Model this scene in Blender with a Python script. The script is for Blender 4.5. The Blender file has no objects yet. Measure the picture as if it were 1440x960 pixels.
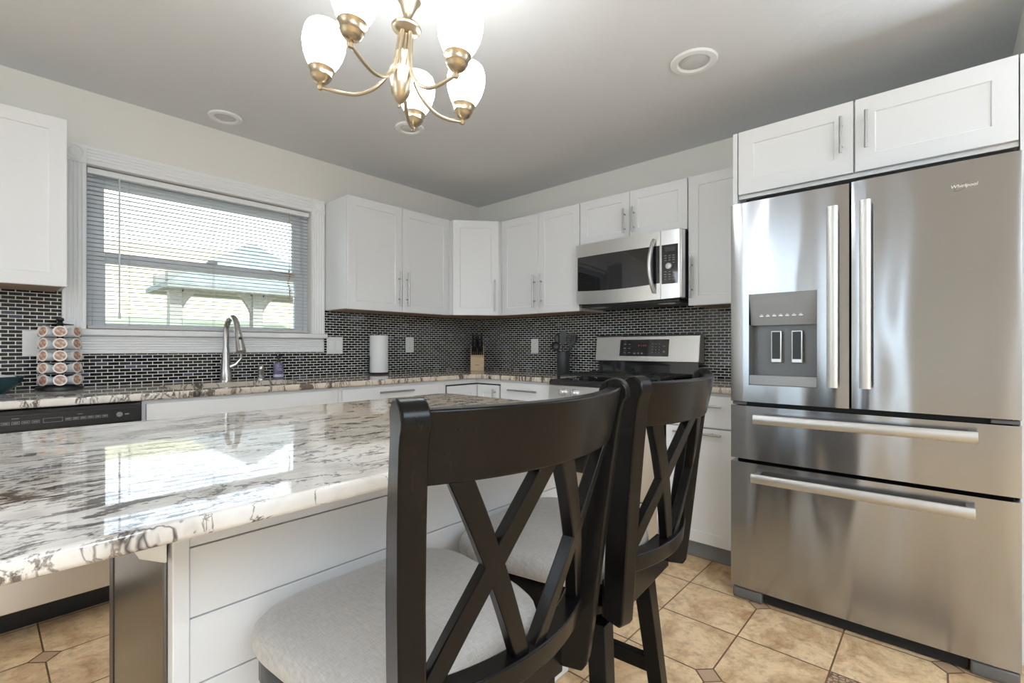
import bpy, bmesh, math, random
from mathutils import Vector, Matrix, Quaternion
random.seed(7)
PI = math.pi
SC = bpy.context.scene
COL = SC.collection

# ------------------------------------------------------------------ camera
cam_d = bpy.data.cameras.new('camera'); cam = bpy.data.objects.new('camera', cam_d); COL.objects.link(cam)
cam.location = (0, 0, 1.13)
cam.rotation_euler = (PI / 2, 0, 0.73285 - PI / 2)
cam_d.sensor_width = 36.0
cam_d.lens = 676.6 * 36.0 / 1440.0
cam_d.shift_y = 7.6 / 1440.0
cam_d.clip_start = 0.02; cam_d.clip_end = 300
SC.camera = cam

# ------------------------------------------------------------------ view, world, lights
SC.view_settings.view_transform = 'Standard'
SC.view_settings.look = 'None'
SC.view_settings.gamma = 1.0
SC.view_settings.use_curve_mapping = False
SC.view_settings.exposure = 0.47

W = bpy.data.worlds.new('sky'); SC.world = W; W.use_nodes = True
wn = W.node_tree.nodes; wl = W.node_tree.links; wn.clear()
w_out = wn.new('ShaderNodeOutputWorld'); w_bg = wn.new('ShaderNodeBackground')
w_tc = wn.new('ShaderNodeTexCoord'); w_sep = wn.new('ShaderNodeSeparateXYZ'); w_rmp = wn.new('ShaderNodeValToRGB')
w_rmp.color_ramp.elements[0].position = 0.0; w_rmp.color_ramp.elements[0].color = (0.95, 0.97, 1.0, 1)
w_rmp.color_ramp.elements[1].position = 0.7; w_rmp.color_ramp.elements[1].color = (0.55, 0.75, 1.0, 1)
wl.new(w_tc.outputs['Generated'], w_sep.inputs[0]); wl.new(w_sep.outputs[2], w_rmp.inputs[0])
wl.new(w_rmp.outputs[0], w_bg.inputs[0]); w_bg.inputs[1].default_value = 3.5
wl.new(w_bg.outputs[0], w_out.inputs[0])

def lamp(name, kind, loc, direction, energy, color=(1, 1, 1), size=None, size_y=None, **kw):
    d = bpy.data.lights.new(name, kind); d.energy = energy; d.color = color
    if kind == 'AREA':
        d.shape = 'RECTANGLE'; d.size = size; d.size_y = size_y
    for k, v in kw.items(): setattr(d, k, v)
    o = bpy.data.objects.new(name, d); COL.objects.link(o); o.location = loc
    o.rotation_euler = Vector(direction).to_track_quat('-Z', 'Y').to_euler()
    return o
lamp('sunlight', 'SUN', (0, 0, 10), (-0.55, 0.75, -0.62), 7.5, (1.0, 0.95, 0.86), angle=0.02)
# daylight entering through the patio door on the left, its sidelight and the wide window behind the viewer
lamp('daylight_patio', 'AREA', (-4.66, 2.20, 1.20), (1, 0, -0.02), 22, (0.72, 0.86, 1.0), 1.75, 1.95)
lamp('left_fill', 'AREA', (-3.0, 1.95, 2.40), (0.35, 0, -1), 30, (0.72, 0.86, 1.0), 1.6, 1.5)  # unseen fill light added on the left to brighten the cabinet sides
lamp('rear_left_fill', 'AREA', (-2.1, -2.1, 2.40), (0.15, 0.15, -1), 42, (0.72, 0.86, 1.0), 1.0, 1.0)  # added fill behind the viewer, no fixture known there
lamp('daylight_sidelight', 'AREA', (-4.66, 0.88, 1.20), (1, 0, 0), 4, (0.72, 0.86, 1.0), 0.16, 1.9)
lamp('daylight_front', 'AREA', (-1.84, -4.26, 1.35), (0, 1, -0.02), 12, (0.72, 0.86, 1.0), 1.25, 1.8)
lamp('rear_fill', 'AREA', (-0.1, -1.9, 2.40), (0, 0.05, -1), 72, (0.72, 0.86, 1.0), 1.6, 1.6)  # unseen overhead fill, added to light floor and seats
lamp('ceiling_fill', 'AREA', (2.6, -1.0, 1.60), (0.0, 0.12, 1), 25, (0.72, 0.86, 1.0), 0.5, 0.5)  # added upward fill that brightens the ceiling above the refrigerator

# ------------------------------------------------------------------ materials
def mat(name, color=(0.8, 0.8, 0.8), rough=0.5, metal=0.0, **kw):
    m = bpy.data.materials.new(name); m.use_nodes = True
    b = m.node_tree.nodes['Principled BSDF']
    b.inputs['Base Color'].default_value = (*color, 1); b.inputs['Roughness'].default_value = rough
    b.inputs['Metallic'].default_value = metal
    for k, v in kw.items(): b.inputs[k].default_value = v
    return m
def N(m, t, **kw):
    n = m.node_tree.nodes.new(t)
    for k, v in kw.items(): setattr(n, k, v)
    return n
def L(m, a, b): m.node_tree.links.new(a, b)
def BS(m): return m.node_tree.nodes['Principled BSDF']
def coords(m, scale=(1, 1, 1), kind='Object', rot=(0, 0, 0)):
    mp = N(m, 'ShaderNodeMapping'); mp.inputs['Scale'].default_value = scale; mp.inputs['Rotation'].default_value = rot
    if kind == 'World':
        g = N(m, 'ShaderNodeNewGeometry'); L(m, g.outputs['Position'], mp.inputs['Vector'])
    else:
        t = N(m, 'ShaderNodeTexCoord'); L(m, t.outputs[kind], mp.inputs['Vector'])
    return mp.outputs['Vector']
def noise(m, vec, scale, detail=4, rough=0.5, dist=0.0):
    n = N(m, 'ShaderNodeTexNoise'); n.inputs['Scale'].default_value = scale; n.inputs['Detail'].default_value = detail
    n.inputs['Roughness'].default_value = rough; n.inputs['Distortion'].default_value = dist
    L(m, vec, n.inputs['Vector']); return n.outputs['Fac']
def ramp(m, fac, stops):
    r = N(m, 'ShaderNodeValToRGB'); cr = r.color_ramp
    while len(cr.elements) < len(stops): cr.elements.new(0.5)
    for e, (p, c) in zip(cr.elements, stops):
        e.position = p; e.color = (c, c, c, 1) if isinstance(c, (int, float)) else (*c, 1)
    L(m, fac, r.inputs[0]); return r.outputs[0]
def math_n(m, op, a, b=None, clamp=False):
    n = N(m, 'ShaderNodeMath', operation=op, use_clamp=clamp)
    for i, v in enumerate((a, b)):
        if v is None: continue
        if isinstance(v, (int, float)): n.inputs[i].default_value = v
        else: L(m, v, n.inputs[i])
    return n.outputs[0]
def mix(m, fac, a, b, mode='MIX'):
    n = N(m, 'ShaderNodeMix', data_type='RGBA', blend_type=mode)
    if isinstance(fac, (int, float)): n.inputs[0].default_value = fac
    else: L(m, fac, n.inputs[0])
    for i, v in ((6, a), (7, b)):
        if isinstance(v, tuple): n.inputs[i].default_value = (*v, 1)
        else: L(m, v, n.inputs[i])
    return n.outputs[2]
def bump(m, h, strength=0.3, dist=0.01):
    b = N(m, 'ShaderNodeBump'); b.inputs['Strength'].default_value = strength; b.inputs['Distance'].default_value = dist
    L(m, h, b.inputs['Height']); L(m, b.outputs[0], BS(m).inputs['Normal'])

M = {}
M['cabinet'] = mat('cabinet_white', (0.80, 0.80, 0.80), 0.38)
M['trim'] = mat('trim_white', (0.88, 0.88, 0.88), 0.35)
M['wood_raw'] = mat('raw_wood', (0.36, 0.25, 0.17), 0.7)
M['toe'] = mat('toe_grey', (0.27, 0.28, 0.29), 0.5)
M['black'] = mat('black_plastic', (0.012, 0.012, 0.013), 0.35)
M['gap'] = mat('dark_void', (0.01, 0.01, 0.01), 0.8)
M['gloss_black'] = mat('black_glass', (0.010, 0.010, 0.012), 0.04, **{'Specular IOR Level': 0.8})
M['charcoal'] = mat('charcoal', (0.035, 0.037, 0.040), 0.45)
M['iron'] = mat('cast_iron', (0.015, 0.015, 0.015), 0.6)
M['plate'] = mat('plate_white', (0.82, 0.82, 0.80), 0.3)
M['paper'] = mat('paper_white', (0.86, 0.86, 0.86), 0.9)
M['nickel'] = mat('brushed_nickel', (0.44, 0.435, 0.43), 0.36, 1.0)
M['chrome'] = mat('faucet_steel', (0.48, 0.47, 0.46), 0.22, 1.0)
M['handle'] = mat('satin_handle', (0.62, 0.62, 0.61), 0.40, 1.0)
M['mark'] = mat('pale_marking', (0.26, 0.26, 0.26), 0.5)
M['red'] = mat('red_digits', (0.05, 0.01, 0.01), 0.5, **{'Emission Color': (1, 0.15, 0.1, 1), 'Emission Strength': 0.05})
M['grey_plastic'] = mat('grey_plastic', (0.13, 0.13, 0.13), 0.45)
M['recess'] = mat('recess_grey', (0.15, 0.15, 0.152), 0.35, 0.35)
M['dispenser'] = mat('dispenser_grey', (0.30, 0.305, 0.31), 0.35, 0.35)
M['silver'] = mat('silver_plastic', (0.60, 0.60, 0.60), 0.3, 0.8)
M['teal'] = mat('teal_glaze', (0.012, 0.05, 0.06), 0.25)
M['vinyl'] = mat('window_vinyl', (0.72, 0.76, 0.80), 0.4)
M['pod'] = mat('pod_cup', (0.80, 0.81, 0.83), 0.4)
M['pod_rim'] = mat('pod_rim', (0.80, 0.74, 0.68), 0.4)
M['soap'] = mat('soap_lavender', (0.17, 0.15, 0.25), 0.25)
M['soap_label'] = mat('soap_label', (0.62, 0.60, 0.72), 0.5)
M['cord'] = mat('cord_brown', (0.42, 0.27, 0.15), 0.8)
M['cord_pale'] = mat('cord_pale', (0.62, 0.58, 0.52), 0.8)
M['wand'] = mat('wand_clear', (0.80, 0.80, 0.80), 0.2)
M['baffle'] = mat('light_baffle', (0.66, 0.66, 0.66), 0.5)
M['pavilion'] = mat('pavilion_wood', (0.20, 0.195, 0.18), 0.8)
M['brass'] = mat('brushed_brass', (0.56, 0.475, 0.345), 0.30, 1.0)
M['brass'].node_tree.nodes['Principled BSDF'].inputs['Anisotropic'].default_value = 0.4

# opal glass shade (lit)
m = M['opal'] = mat('opal_glass', (0.9, 0.88, 0.84), 0.25)
BS(m).inputs['Emission Color'].default_value = (0.90, 0.95, 1.0, 1); BS(m).inputs['Emission Strength'].default_value = 9.0

# wall paint
m = M['wall'] = mat('wall_greige', (0.82, 0.80, 0.745), 0.75)
bump(m, noise(m, coords(m, (1, 1, 1), 'World'), 160, 3), 0.06, 0.004)
# knock-down textured ceiling
m = M['ceiling'] = mat('ceiling_textured', (0.76, 0.765, 0.775), 0.9)
v = coords(m, (1, 1, 1), 'World')
h1 = ramp(m, noise(m, v, 9, 5, 0.55, 0.8), [(0.50, 0.0), (0.60, 1.0)])
h2 = noise(m, v, 45, 4, 0.6)
bump(m, math_n(m, 'ADD', math_n(m, 'MULTIPLY', h1, 0.6), math_n(m, 'MULTIPLY', h2, 0.5)), 0.10, 0.006)

# stainless steel (horizontal brushing)
def steel(name, col, rough, aniso=0.75, wav=0.25):
    m = mat(name, col, rough, 1.0)
    v = coords(m, (1.2, 1.2, 900), 'World')
    n1 = noise(m, v, 1.0, 2, 0.5)
    w = noise(m, coords(m, (3.0, 3.0, 0.7), 'World'), 1.6, 1.0, 0.4)
    hh = math_n(m, 'ADD', math_n(m, 'MULTIPLY', n1, 0.0015), math_n(m, 'MULTIPLY', w, wav))
    bump(m, hh, 0.6, 0.03)
    t = N(m, 'ShaderNodeTangent', direction_type='RADIAL', axis='Z')
    L(m, t.outputs[0], BS(m).inputs['Tangent'])
    BS(m).inputs['Anisotropic'].default_value = aniso
    BS(m).inputs['Anisotropic Rotation'].default_value = 0.25
    return m
M['steel'] = steel('stainless_brushed', (0.40, 0.41, 0.43), 0.18, 0.85, 0.7)
M['steel_light'] = steel('stainless_light', (0.80, 0.80, 0.80), 0.28, 0.6, 0.05)
M['steel_dark'] = steel('stainless_dark', (0.15, 0.148, 0.147), 0.24, 0.6, 0.05)

# granite
def granite(name):
    m = mat(name, (0.7, 0.66, 0.6), 0.035)
    warp = N(m, 'ShaderNodeTexNoise'); warp.inputs['Scale'].default_value = 3.5; warp.inputs['Detail'].default_value = 3
    g0 = N(m, 'ShaderNodeNewGeometry'); L(m, g0.outputs['Position'], warp.inputs['Vector'])
    sub = N(m, 'ShaderNodeVectorMath', operation='SUBTRACT'); L(m, warp.outputs['Color'], sub.inputs[0]); sub.inputs[1].default_value = (0.5, 0.5, 0.5)
    sc = N(m, 'ShaderNodeVectorMath', operation='MULTIPLY'); L(m, sub.outputs[0], sc.inputs[0]); sc.inputs[1].default_value = (0.16, 0.10, 0.06)
    ad = N(m, 'ShaderNodeVectorMath', operation='ADD'); L(m, g0.outputs['Position'], ad.inputs[0]); L(m, sc.outputs[0], ad.inputs[1])
    def mp(scale, rz=0.0, loc=(0, 0, 0)):
        q = N(m, 'ShaderNodeMapping'); q.inputs['Scale'].default_value = scale; q.inputs['Rotation'].default_value = (0, 0, rz); q.inputs['Location'].default_value = loc
        L(m, ad.outputs[0], q.inputs['Vector']); return q.outputs[0]
    zone = ramp(m, noise(m, mp((2.2, 3.6, 1.5)), 1.0, 3, 0.55), [(0.40, 0.0), (0.62, 1.0)])
    base = ramp(m, noise(m, mp((7, 12, 5)), 1.0, 6, 0.62), [(0.33, (0.44, 0.42, 0.40)), (0.46, (0.66, 0.65, 0.63)), (0.60, (0.79, 0.78, 0.76)), (0.78, (0.74, 0.70, 0.63))])
    warm = ramp(m, noise(m, mp((2.0, 3.0, 1.5), 0, (7, 3, 1)), 1.0, 3, 0.5), [(0.46, 0.0), (0.62, 1.0)])
    gx = N(m, 'ShaderNodeSeparateXYZ'); L(m, g0.outputs['Position'], gx.inputs[0])
    east = N(m, 'ShaderNodeMapRange'); L(m, gx.outputs[0], east.inputs[0]); east.inputs[1].default_value = 0.30; east.inputs[2].default_value = 0.80
    east.inputs[3].default_value = 0.22; east.inputs[4].default_value = 0.85
    base = mix(m, math_n(m, 'MULTIPLY', math_n(m, 'ADD', math_n(m, 'MULTIPLY', warm, 0.35), 0.65), east.outputs[0]), base, (0.66, 0.52, 0.36))
    # broad grey-brown clouds, long dark streaks, fine hairline veins
    cloud = ramp(m, noise(m, mp((5, 13, 1), 0.12, (1, 5, 2)), 1.0, 6, 0.6), [(0.58, 0.0), (0.70, 1.0)])
    n1 = noise(m, mp((12, 34, 1.2), 0.10), 1.0, 7, 0.66)
    streak = ramp(m, math_n(m, 'ADD', n1, math_n(m, 'MULTIPLY', zone, 0.10)), [(0.622, 0.0), (0.645, 1.0)])
    n2 = noise(m, mp((7, 20, 1.2), -0.16, (3, 1, 8)), 1.0, 6, 0.6)
    rid = math_n(m, 'ABSOLUTE', math_n(m, 'SUBTRACT', n2, 0.5))
    hair = math_n(m, 'SUBTRACT', 1.0, math_n(m, 'DIVIDE', rid, math_n(m, 'ADD', math_n(m, 'MULTIPLY', zone, 0.016), 0.003)), True)
    n3 = noise(m, mp((3.2, 5.5, 0.6), 0.3, (5, 2, 4)), 1.0, 6, 0.62)
    rid3 = math_n(m, 'ABSOLUTE', math_n(m, 'SUBTRACT', n3, 0.52))
    vein = math_n(m, 'SUBTRACT', 1.0, math_n(m, 'DIVIDE', rid3, 0.012), True)
    c = mix(m, math_n(m, 'MULTIPLY', cloud, 0.36), base, (0.34, 0.28, 0.24))
    c = mix(m, math_n(m, 'MULTIPLY', hair, 0.8), c, (0.11, 0.075, 0.055))
    c = mix(m, math_n(m, 'MULTIPLY', streak, 0.88), c, (0.075, 0.052, 0.042))
    c = mix(m, math_n(m, 'MULTIPLY', vein, 0.9), c, (0.030, 0.024, 0.025))
    L(m, c, BS(m).inputs['Base Color'])
    BS(m).inputs['Specular IOR Level'].default_value = 0.65
    return m
M['granite'] = granite('granite')

# mosaic backsplash: axis 0 = runs along x, axis 1 = runs along y
def mosaic(name, axis):
    m = mat(name, (0.02, 0.02, 0.02), 0.1)
    g = N(m, 'ShaderNodeNewGeometry'); s = N(m, 'ShaderNodeSeparateXYZ'); c = N(m, 'ShaderNodeCombineXYZ')
    L(m, g.outputs['Position'], s.inputs[0]); L(m, s.outputs[axis], c.inputs[0])
    L(m, math_n(m, 'SUBTRACT', s.outputs[2], 0.926), c.inputs[1])
    b = N(m, 'ShaderNodeTexBrick'); b.offset = 0.5; b.squash = 1.0
    b.inputs['Color1'].default_value = (0, 0, 0, 1); b.inputs['Color2'].default_value = (1, 1, 1, 1)
    b.inputs['Mortar'].default_value = (0, 0, 0, 1)
    b.inputs['Scale'].default_value = 1.0; b.inputs['Mortar Size'].default_value = 0.0019
    b.inputs['Mortar Smooth'].default_value = 0.08
    b.inputs['Brick Width'].default_value = 0.048; b.inputs['Row Height'].default_value = 0.0178
    L(m, c.outputs[0], b.inputs['Vector'])
    rnd = b.outputs['Color']; fac = b.outputs['Fac']
    tile = ramp(m, rnd, [(0.0, (0.006, 0.006, 0.008)), (0.7, (0.014, 0.015, 0.019)), (0.93, (0.03, 0.035, 0.05)), (1.0, (0.10, 0.12, 0.17))])  # the palest bluish tiles have reflected glints painted into their colour
    L(m, mix(m, fac, tile, (0.80, 0.77, 0.70)), BS(m).inputs['Base Color'])
    L(m, math_n(m, 'ADD', math_n(m, 'MULTIPLY', fac, 0.6), 0.07), BS(m).inputs['Roughness'])
    h = math_n(m, 'ADD', math_n(m, 'MULTIPLY', fac, -0.0015), math_n(m, 'MULTIPLY', noise(m, c.outputs[0], 16, 1), 0.0004))
    bump(m, h, 0.4, 1.0)
    BS(m).inputs['Specular IOR Level'].default_value = 0.35
    return m
M['mosaic_x'] = mosaic('mosaic_back', 0)
M['mosaic_y'] = mosaic('mosaic_right', 1)

# floor tile
m = M['floor_tile'] = mat('floor_tile', (0.5, 0.36, 0.24), 0.38)
v = coords(m, (1, 1, 1), 'World')
g = N(m, 'ShaderNodeNewGeometry')
off = N(m, 'ShaderNodeVectorMath', operation='ADD'); L(m, v, off.inputs[0])
cmb = N(m, 'ShaderNodeCombineXYZ'); L(m, math_n(m, 'MULTIPLY', g.outputs['Random Per Island'], 37.0), cmb.inputs[0]); L(m, math_n(m, 'MULTIPLY', g.outputs['Random Per Island'], 11.0), cmb.inputs[1])
L(m, cmb.outputs[0], off.inputs[1]); vv = off.outputs[0]
c1 = ramp(m, noise(m, vv, 6, 9, 0.68, 0.9), [(0.28, (0.48, 0.27, 0.13)), (0.43, (0.70, 0.46, 0.25)), (0.57, (0.88, 0.64, 0.38)), (0.74, (0.78, 0.52, 0.28))])
c2 = ramp(m, noise(m, vv, 26, 6, 0.7), [(0.34, 0.72), (0.52, 1.0)])
rv = ramp(m, noise(m, vv, 3.4, 5, 0.6, 1.5), [(0.55, 0.0), (0.72, 1.0)])
c = mix(m, 1.0, c1, c2, 'MULTIPLY'); c = mix(m, math_n(m, 'MULTIPLY', rv, 0.45), c, (0.42, 0.25, 0.14))
L(m, c, BS(m).inputs['Base Color']); bump(m, noise(m, vv, 40, 5, 0.6), 0.12, 0.004)
M['floor_accent'] = mat('floor_accent', (0.52, 0.34, 0.21), 0.45)
m = M['floor_deco'] = mat('floor_deco', (0.4, 0.25, 0.15), 0.45)
dv = N(m, 'ShaderNodeTexVoronoi', feature='DISTANCE_TO_EDGE'); dv.inputs['Scale'].default_value = 60
L(m, coords(m, (1, 1, 1), 'World'), dv.inputs['Vector'])
L(m, ramp(m, dv.outputs['Distance'], [(0.05, (0.20, 0.11, 0.06)), (0.14, (0.50, 0.34, 0.22))]), BS(m).inputs['Base Color'])
M['grout'] = mat('grout_brown', (0.27, 0.165, 0.095), 0.9)

# dark stained wood with pale worn edges
m = M['espresso'] = mat('espresso_wood', (0.012, 0.010, 0.009), 0.24, **{'Specular IOR Level': 0.20})
vw = coords(m, (1, 1, 1))
L(m, ramp(m, noise(m, coords(m, (30, 30, 3)), 3, 4, 0.6), [(0.3, (0.0035, 0.0033, 0.0032)), (0.7, (0.007, 0.006, 0.0055))]), BS(m).inputs['Base Color'])
bump(m, noise(m, vw, 14, 3), 0.05, 0.01)
# worn linen seat
m = M['linen'] = mat('linen', (0.45, 0.43, 0.41), 0.95)
w1 = noise(m, coords(m, (700, 60, 60)), 1.0, 2); w2 = noise(m, coords(m, (60, 700, 60)), 1.0, 2)
ww = math_n(m, 'MULTIPLY', math_n(m, 'ADD', w1, w2), 0.5)
L(m, ramp(m, ww, [(0.35, (0.45, 0.43, 0.415)), (0.65, (0.60, 0.575, 0.55))]), BS(m).inputs['Base Color'])
bump(m, ww, 0.25, 0.003)
BS(m).inputs['Sheen Weight'].default_value = 0.3
# light wood (knife block)
m = M['beech'] = mat('beech', (0.62, 0.44, 0.26), 0.5)
L(m, ramp(m, noise(m, coords(m, (4, 4, 60)), 2, 4), [(0.3, (0.54, 0.37, 0.21)), (0.7, (0.68, 0.50, 0.31))]), BS(m).inputs['Base Color'])
# printed pod lid
m = M['pod_print'] = mat('pod_print', (0.4, 0.2, 0.12), 0.35)
L(m, ramp(m, noise(m, coords(m, (1, 1, 1)), 75, 3, 0.5), [(0.38, (0.36, 0.18, 0.12)), (0.52, (0.47, 0.26, 0.18)), (0.62, (0.62, 0.46, 0.34))]), BS(m).inputs['Base Color'])
# blind slat: white, a little translucent
m = M['slat'] = mat('blind_white', (0.60, 0.58, 0.56), 0.5)
BS(m).inputs['Subsurface Weight'].default_value = 0.0
# window glass
m = bpy.data.materials.new('window_glass'); m.use_nodes = True; nt = m.node_tree; nt.nodes.clear()
o_ = nt.nodes.new('ShaderNodeOutputMaterial'); tr = nt.nodes.new('ShaderNodeBsdfTransparent'); gl = nt.nodes.new('ShaderNodeBsdfGlossy')
fr = nt.nodes.new('ShaderNodeFresnel'); mx = nt.nodes.new('ShaderNodeMixShader'); gl.inputs['Roughness'].default_value = 0.0
tr.inputs[0].default_value = (0.93, 0.96, 0.97, 1); fr.inputs[0].default_value = 1.45
nt.links.new(fr.outputs[0], mx.inputs[0]); nt.links.new(tr.outputs[0], mx.inputs[1]); nt.links.new(gl.outputs[0], mx.inputs[2]); nt.links.new(mx.outputs[0], o_.inputs[0])
M['glass'] = m
# lawn bank outside
m = M['lawn'] = mat('dry_lawn', (0.55, 0.52, 0.28), 0.95)
L(m, ramp(m, noise(m, coords(m, (1, 1, 1), 'World'), 0.9, 6, 0.6), [(0.3, (0.34, 0.30, 0.16)), (0.7, (0.46, 0.41, 0.24))]), BS(m).inputs['Base Color'])
m = M['shingle'] = mat('shingle', (0.25, 0.28, 0.32), 0.85)
L(m, ramp(m, noise(m, coords(m, (1, 1, 1), 'World'), 6, 5), [(0.3, (0.13, 0.14, 0.135)), (0.7, (0.18, 0.19, 0.185))]), BS(m).inputs['Base Color'])

# ------------------------------------------------------------------ geometry helpers
def V(*a): return Vector(a)
class G:
    """Collects shapes in world (or prototype) coordinates and links them as ONE mesh object."""
    def __init__(s): s.v = []; s.f = []; s.mi = []; s.m = 0
    def add(s, vs, fs):
        k = len(s.v); s.v += [Vector(p) for p in vs]
        for f in fs: s.f.append([i + k for i in f]); s.mi.append(s.m)
        return s
    def box(s, x0, x1, y0, y1, z0, z1):
        x0, x1 = sorted((x0, x1)); y0, y1 = sorted((y0, y1)); z0, z1 = sorted((z0, z1))
        return s.add([(x0, y0, z0), (x1, y0, z0), (x1, y1, z0), (x0, y1, z0), (x0, y0, z1), (x1, y0, z1), (x1, y1, z1), (x0, y1, z1)],
                     [(0, 3, 2, 1), (4, 5, 6, 7), (0, 1, 5, 4), (1, 2, 6, 5), (2, 3, 7, 6), (3, 0, 4, 7)])
    def frame(s, o, u, w, n):
        """box from corner o spanning vectors u, w, n"""
        o, u, w, n = map(Vector, (o, u, w, n))
        p = [o, o + u, o + u + w, o + w]; q = [a + n for a in p]
        fs = [(0, 3, 2, 1), (4, 5, 6, 7), (0, 1, 5, 4), (1, 2, 6, 5), (2, 3, 7, 6), (3, 0, 4, 7)]
        if u.cross(w).dot(n) < 0: fs = [f[::-1] for f in fs]
        return s.add(p + q, fs)
    def prism(s, poly, d):
        """closed polygon of 3-D points pushed along vector d"""
        d = Vector(d); p = [Vector(a) for a in poly]; n = len(p)
        nor = sum(((p[i] - p[0]).cross(p[(i + 1) % n] - p[0]) for i in range(1, n - 1)), Vector())
        if nor.dot(d) < 0: p = p[::-1]
        return s.add(p + [a + d for a in p], [tuple(range(n))[::-1], tuple(range(n, 2 * n))] + [(i, (i + 1) % n, (i + 1) % n + n, i + n) for i in range(n)])
    def lathe(s, prof, c=(0, 0, 0), axis=(0, 0, 1), seg=24, caps=True, sx=1.0):
        """prof: (radius, height) along axis from point c"""
        a = Vector(axis).normalized(); c = Vector(c)
        e1 = a.orthogonal().normalized() if abs(a.z) < 0.999 else Vector((1, 0, 0)); e2 = a.cross(e1)
        vs = []; fs = []
        for r, h in prof:
            for k in range(seg):
                t = 2 * PI * k / seg; vs.append(c + a * h + (e1 * math.cos(t) * sx + e2 * math.sin(t)) * max(r, 1e-5))
        n = len(prof)
        for i in range(n - 1):
            for k in range(seg):
                k2 = (k + 1) % seg; fs.append((i * seg + k, i * seg + k2, (i + 1) * seg + k2, (i + 1) * seg + k))
        if caps:
            fs.append(tuple(range(seg))[::-1]); fs.append(tuple(range((n - 1) * seg, n * seg)))
        return s.add(vs, fs)
    def cyl(s, a, b, r, r2=None, seg=16):
        a, b = Vector(a), Vector(b); return s.lathe([(r, 0), (r2 if r2 is not None else r, (b - a).length)], a, b - a, seg)
    def tube(s, pts, r, seg=12, caps=True):
        p = [Vector(a) for a in pts]; n = len(p); rr = r if isinstance(r, (list, tuple)) else [r] * n
        vs = []; fs = []; e = None
        for i in range(n):
            t = (p[min(i + 1, n - 1)] - p[max(i - 1, 0)]).normalized()
            e = t.orthogonal().normalized() if e is None else (e - t * e.dot(t)).normalized()
            f = t.cross(e)
            for k in range(seg):
                q = 2 * PI * k / seg; vs.append(p[i] + (e * math.cos(q) + f * math.sin(q)) * rr[i])
        for i in range(n - 1):
            for k in range(seg):
                k2 = (k + 1) % seg; fs.append((i * seg + k, i * seg + k2, (i + 1) * seg + k2, (i + 1) * seg + k))
        if caps: fs.append(tuple(range(seg))[::-1]); fs.append(tuple(range((n - 1) * seg, n * seg)))
        return s.add(vs, fs)
    def loft(s, rings, caps=True):
        n = len(rings[0]); vs = [p for r in rings for p in r]; fs = []
        for i in range(len(rings) - 1):
            for k in range(n):
                k2 = (k + 1) % n; fs.append((i * n + k, i * n + k2, (i + 1) * n + k2, (i + 1) * n + k))
        if caps: fs.append(tuple(range(n))[::-1]); fs.append(tuple(range((len(rings) - 1) * n, len(rings) * n)))
        return s.add(vs, fs)
    def build(s, name, material, parent=None, bevel=0.0, seg=2, smooth=35, subsurf=0, flat_top=False):
        me = bpy.data.meshes.new(name)
        off = Vector()
        p = parent
        while p is not None: off += p.location; p = p.parent
        me.from_pydata([tuple(a - off) for a in s.v], [], s.f)
        for mm in (material if isinstance(material, (list, tuple)) else [material]): me.materials.append(mm)
        me.polygons.foreach_set('material_index', s.mi)
        bm = bmesh.new(); bm.from_mesh(me); bmesh.ops.recalc_face_normals(bm, faces=bm.faces); bm.to_mesh(me); bm.free()
        if smooth:
            me.polygons.foreach_set('use_smooth', [True] * len(me.polygons))
            me.set_sharp_from_angle(angle=math.radians(smooth))
        if flat_top:                                              # keep big level faces truly flat next to the eased edge
            ev = {}
            for p in me.polygons:
                for ek in p.edge_keys: ev.setdefault(ek, []).append(p)
            lvl = {p.index for p in me.polygons if abs(p.normal.z) > 0.999}
            se = me.attributes.get('sharp_edge') or me.attributes.new('sharp_edge', 'BOOLEAN', 'EDGE')
            for e in me.edges:
                if any(p.index in lvl for p in ev.get(e.key, [])): se.data[e.index].value = True
        o = bpy.data.objects.new(name, me); COL.objects.link(o)
        if parent is not None: o.parent = parent
        if bevel:
            b = o.modifiers.new('bevel', 'BEVEL'); b.width = bevel; b.segments = seg; b.limit_method = 'ANGLE'; b.angle_limit = math.radians(35)
            b.harden_normals = False
        if subsurf:
            q = o.modifiers.new('sub', 'SUBSURF'); q.levels = subsurf; q.render_levels = subsurf
        return o
def tag(o, label, cat, group=None):
    o['label'] = label; o['category'] = cat
    if group: o['group'] = group
    return o
def thing(name, loc, label, cat, group=None):
    o = bpy.data.objects.new(name, None); COL.objects.link(o); o.location = loc; o.empty_display_size = 0.05
    return tag(o, label, cat, group)
def struct(o): o['kind'] = 'structure'; return o
def dup(root, loc, rotz, label):
    r = root.copy(); COL.objects.link(r); r.location = loc; r.rotation_euler = (0, 0, rotz); r['label'] = label
    for ch in list(root.children):
        c = ch.copy(); COL.objects.link(c); c.parent = r
        for gch in list(ch.children):
            d = gch.copy(); COL.objects.link(d); d.parent = c
    return r
def box(name, a, material, parent=None, **kw): return G().box(*a).build(name, material, parent, **kw)

# ------------------------------------------------------------------ dimensions
XW, YW, H = 3.158, 3.264, 2.44          # right (range) wall, back (window) wall, ceiling
ZC = 0.926                              # counter top
UZ0, UZ1 = 1.383, 2.138                 # wall cabinets
XU, YU = XW - 0.33, YW - 0.33           # their door faces
XB, YB = 2.53, 2.632                    # base door faces
WX0, WX1, WZ0, WZ1 = 0.371, 1.544, 1.222, 2.062

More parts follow.
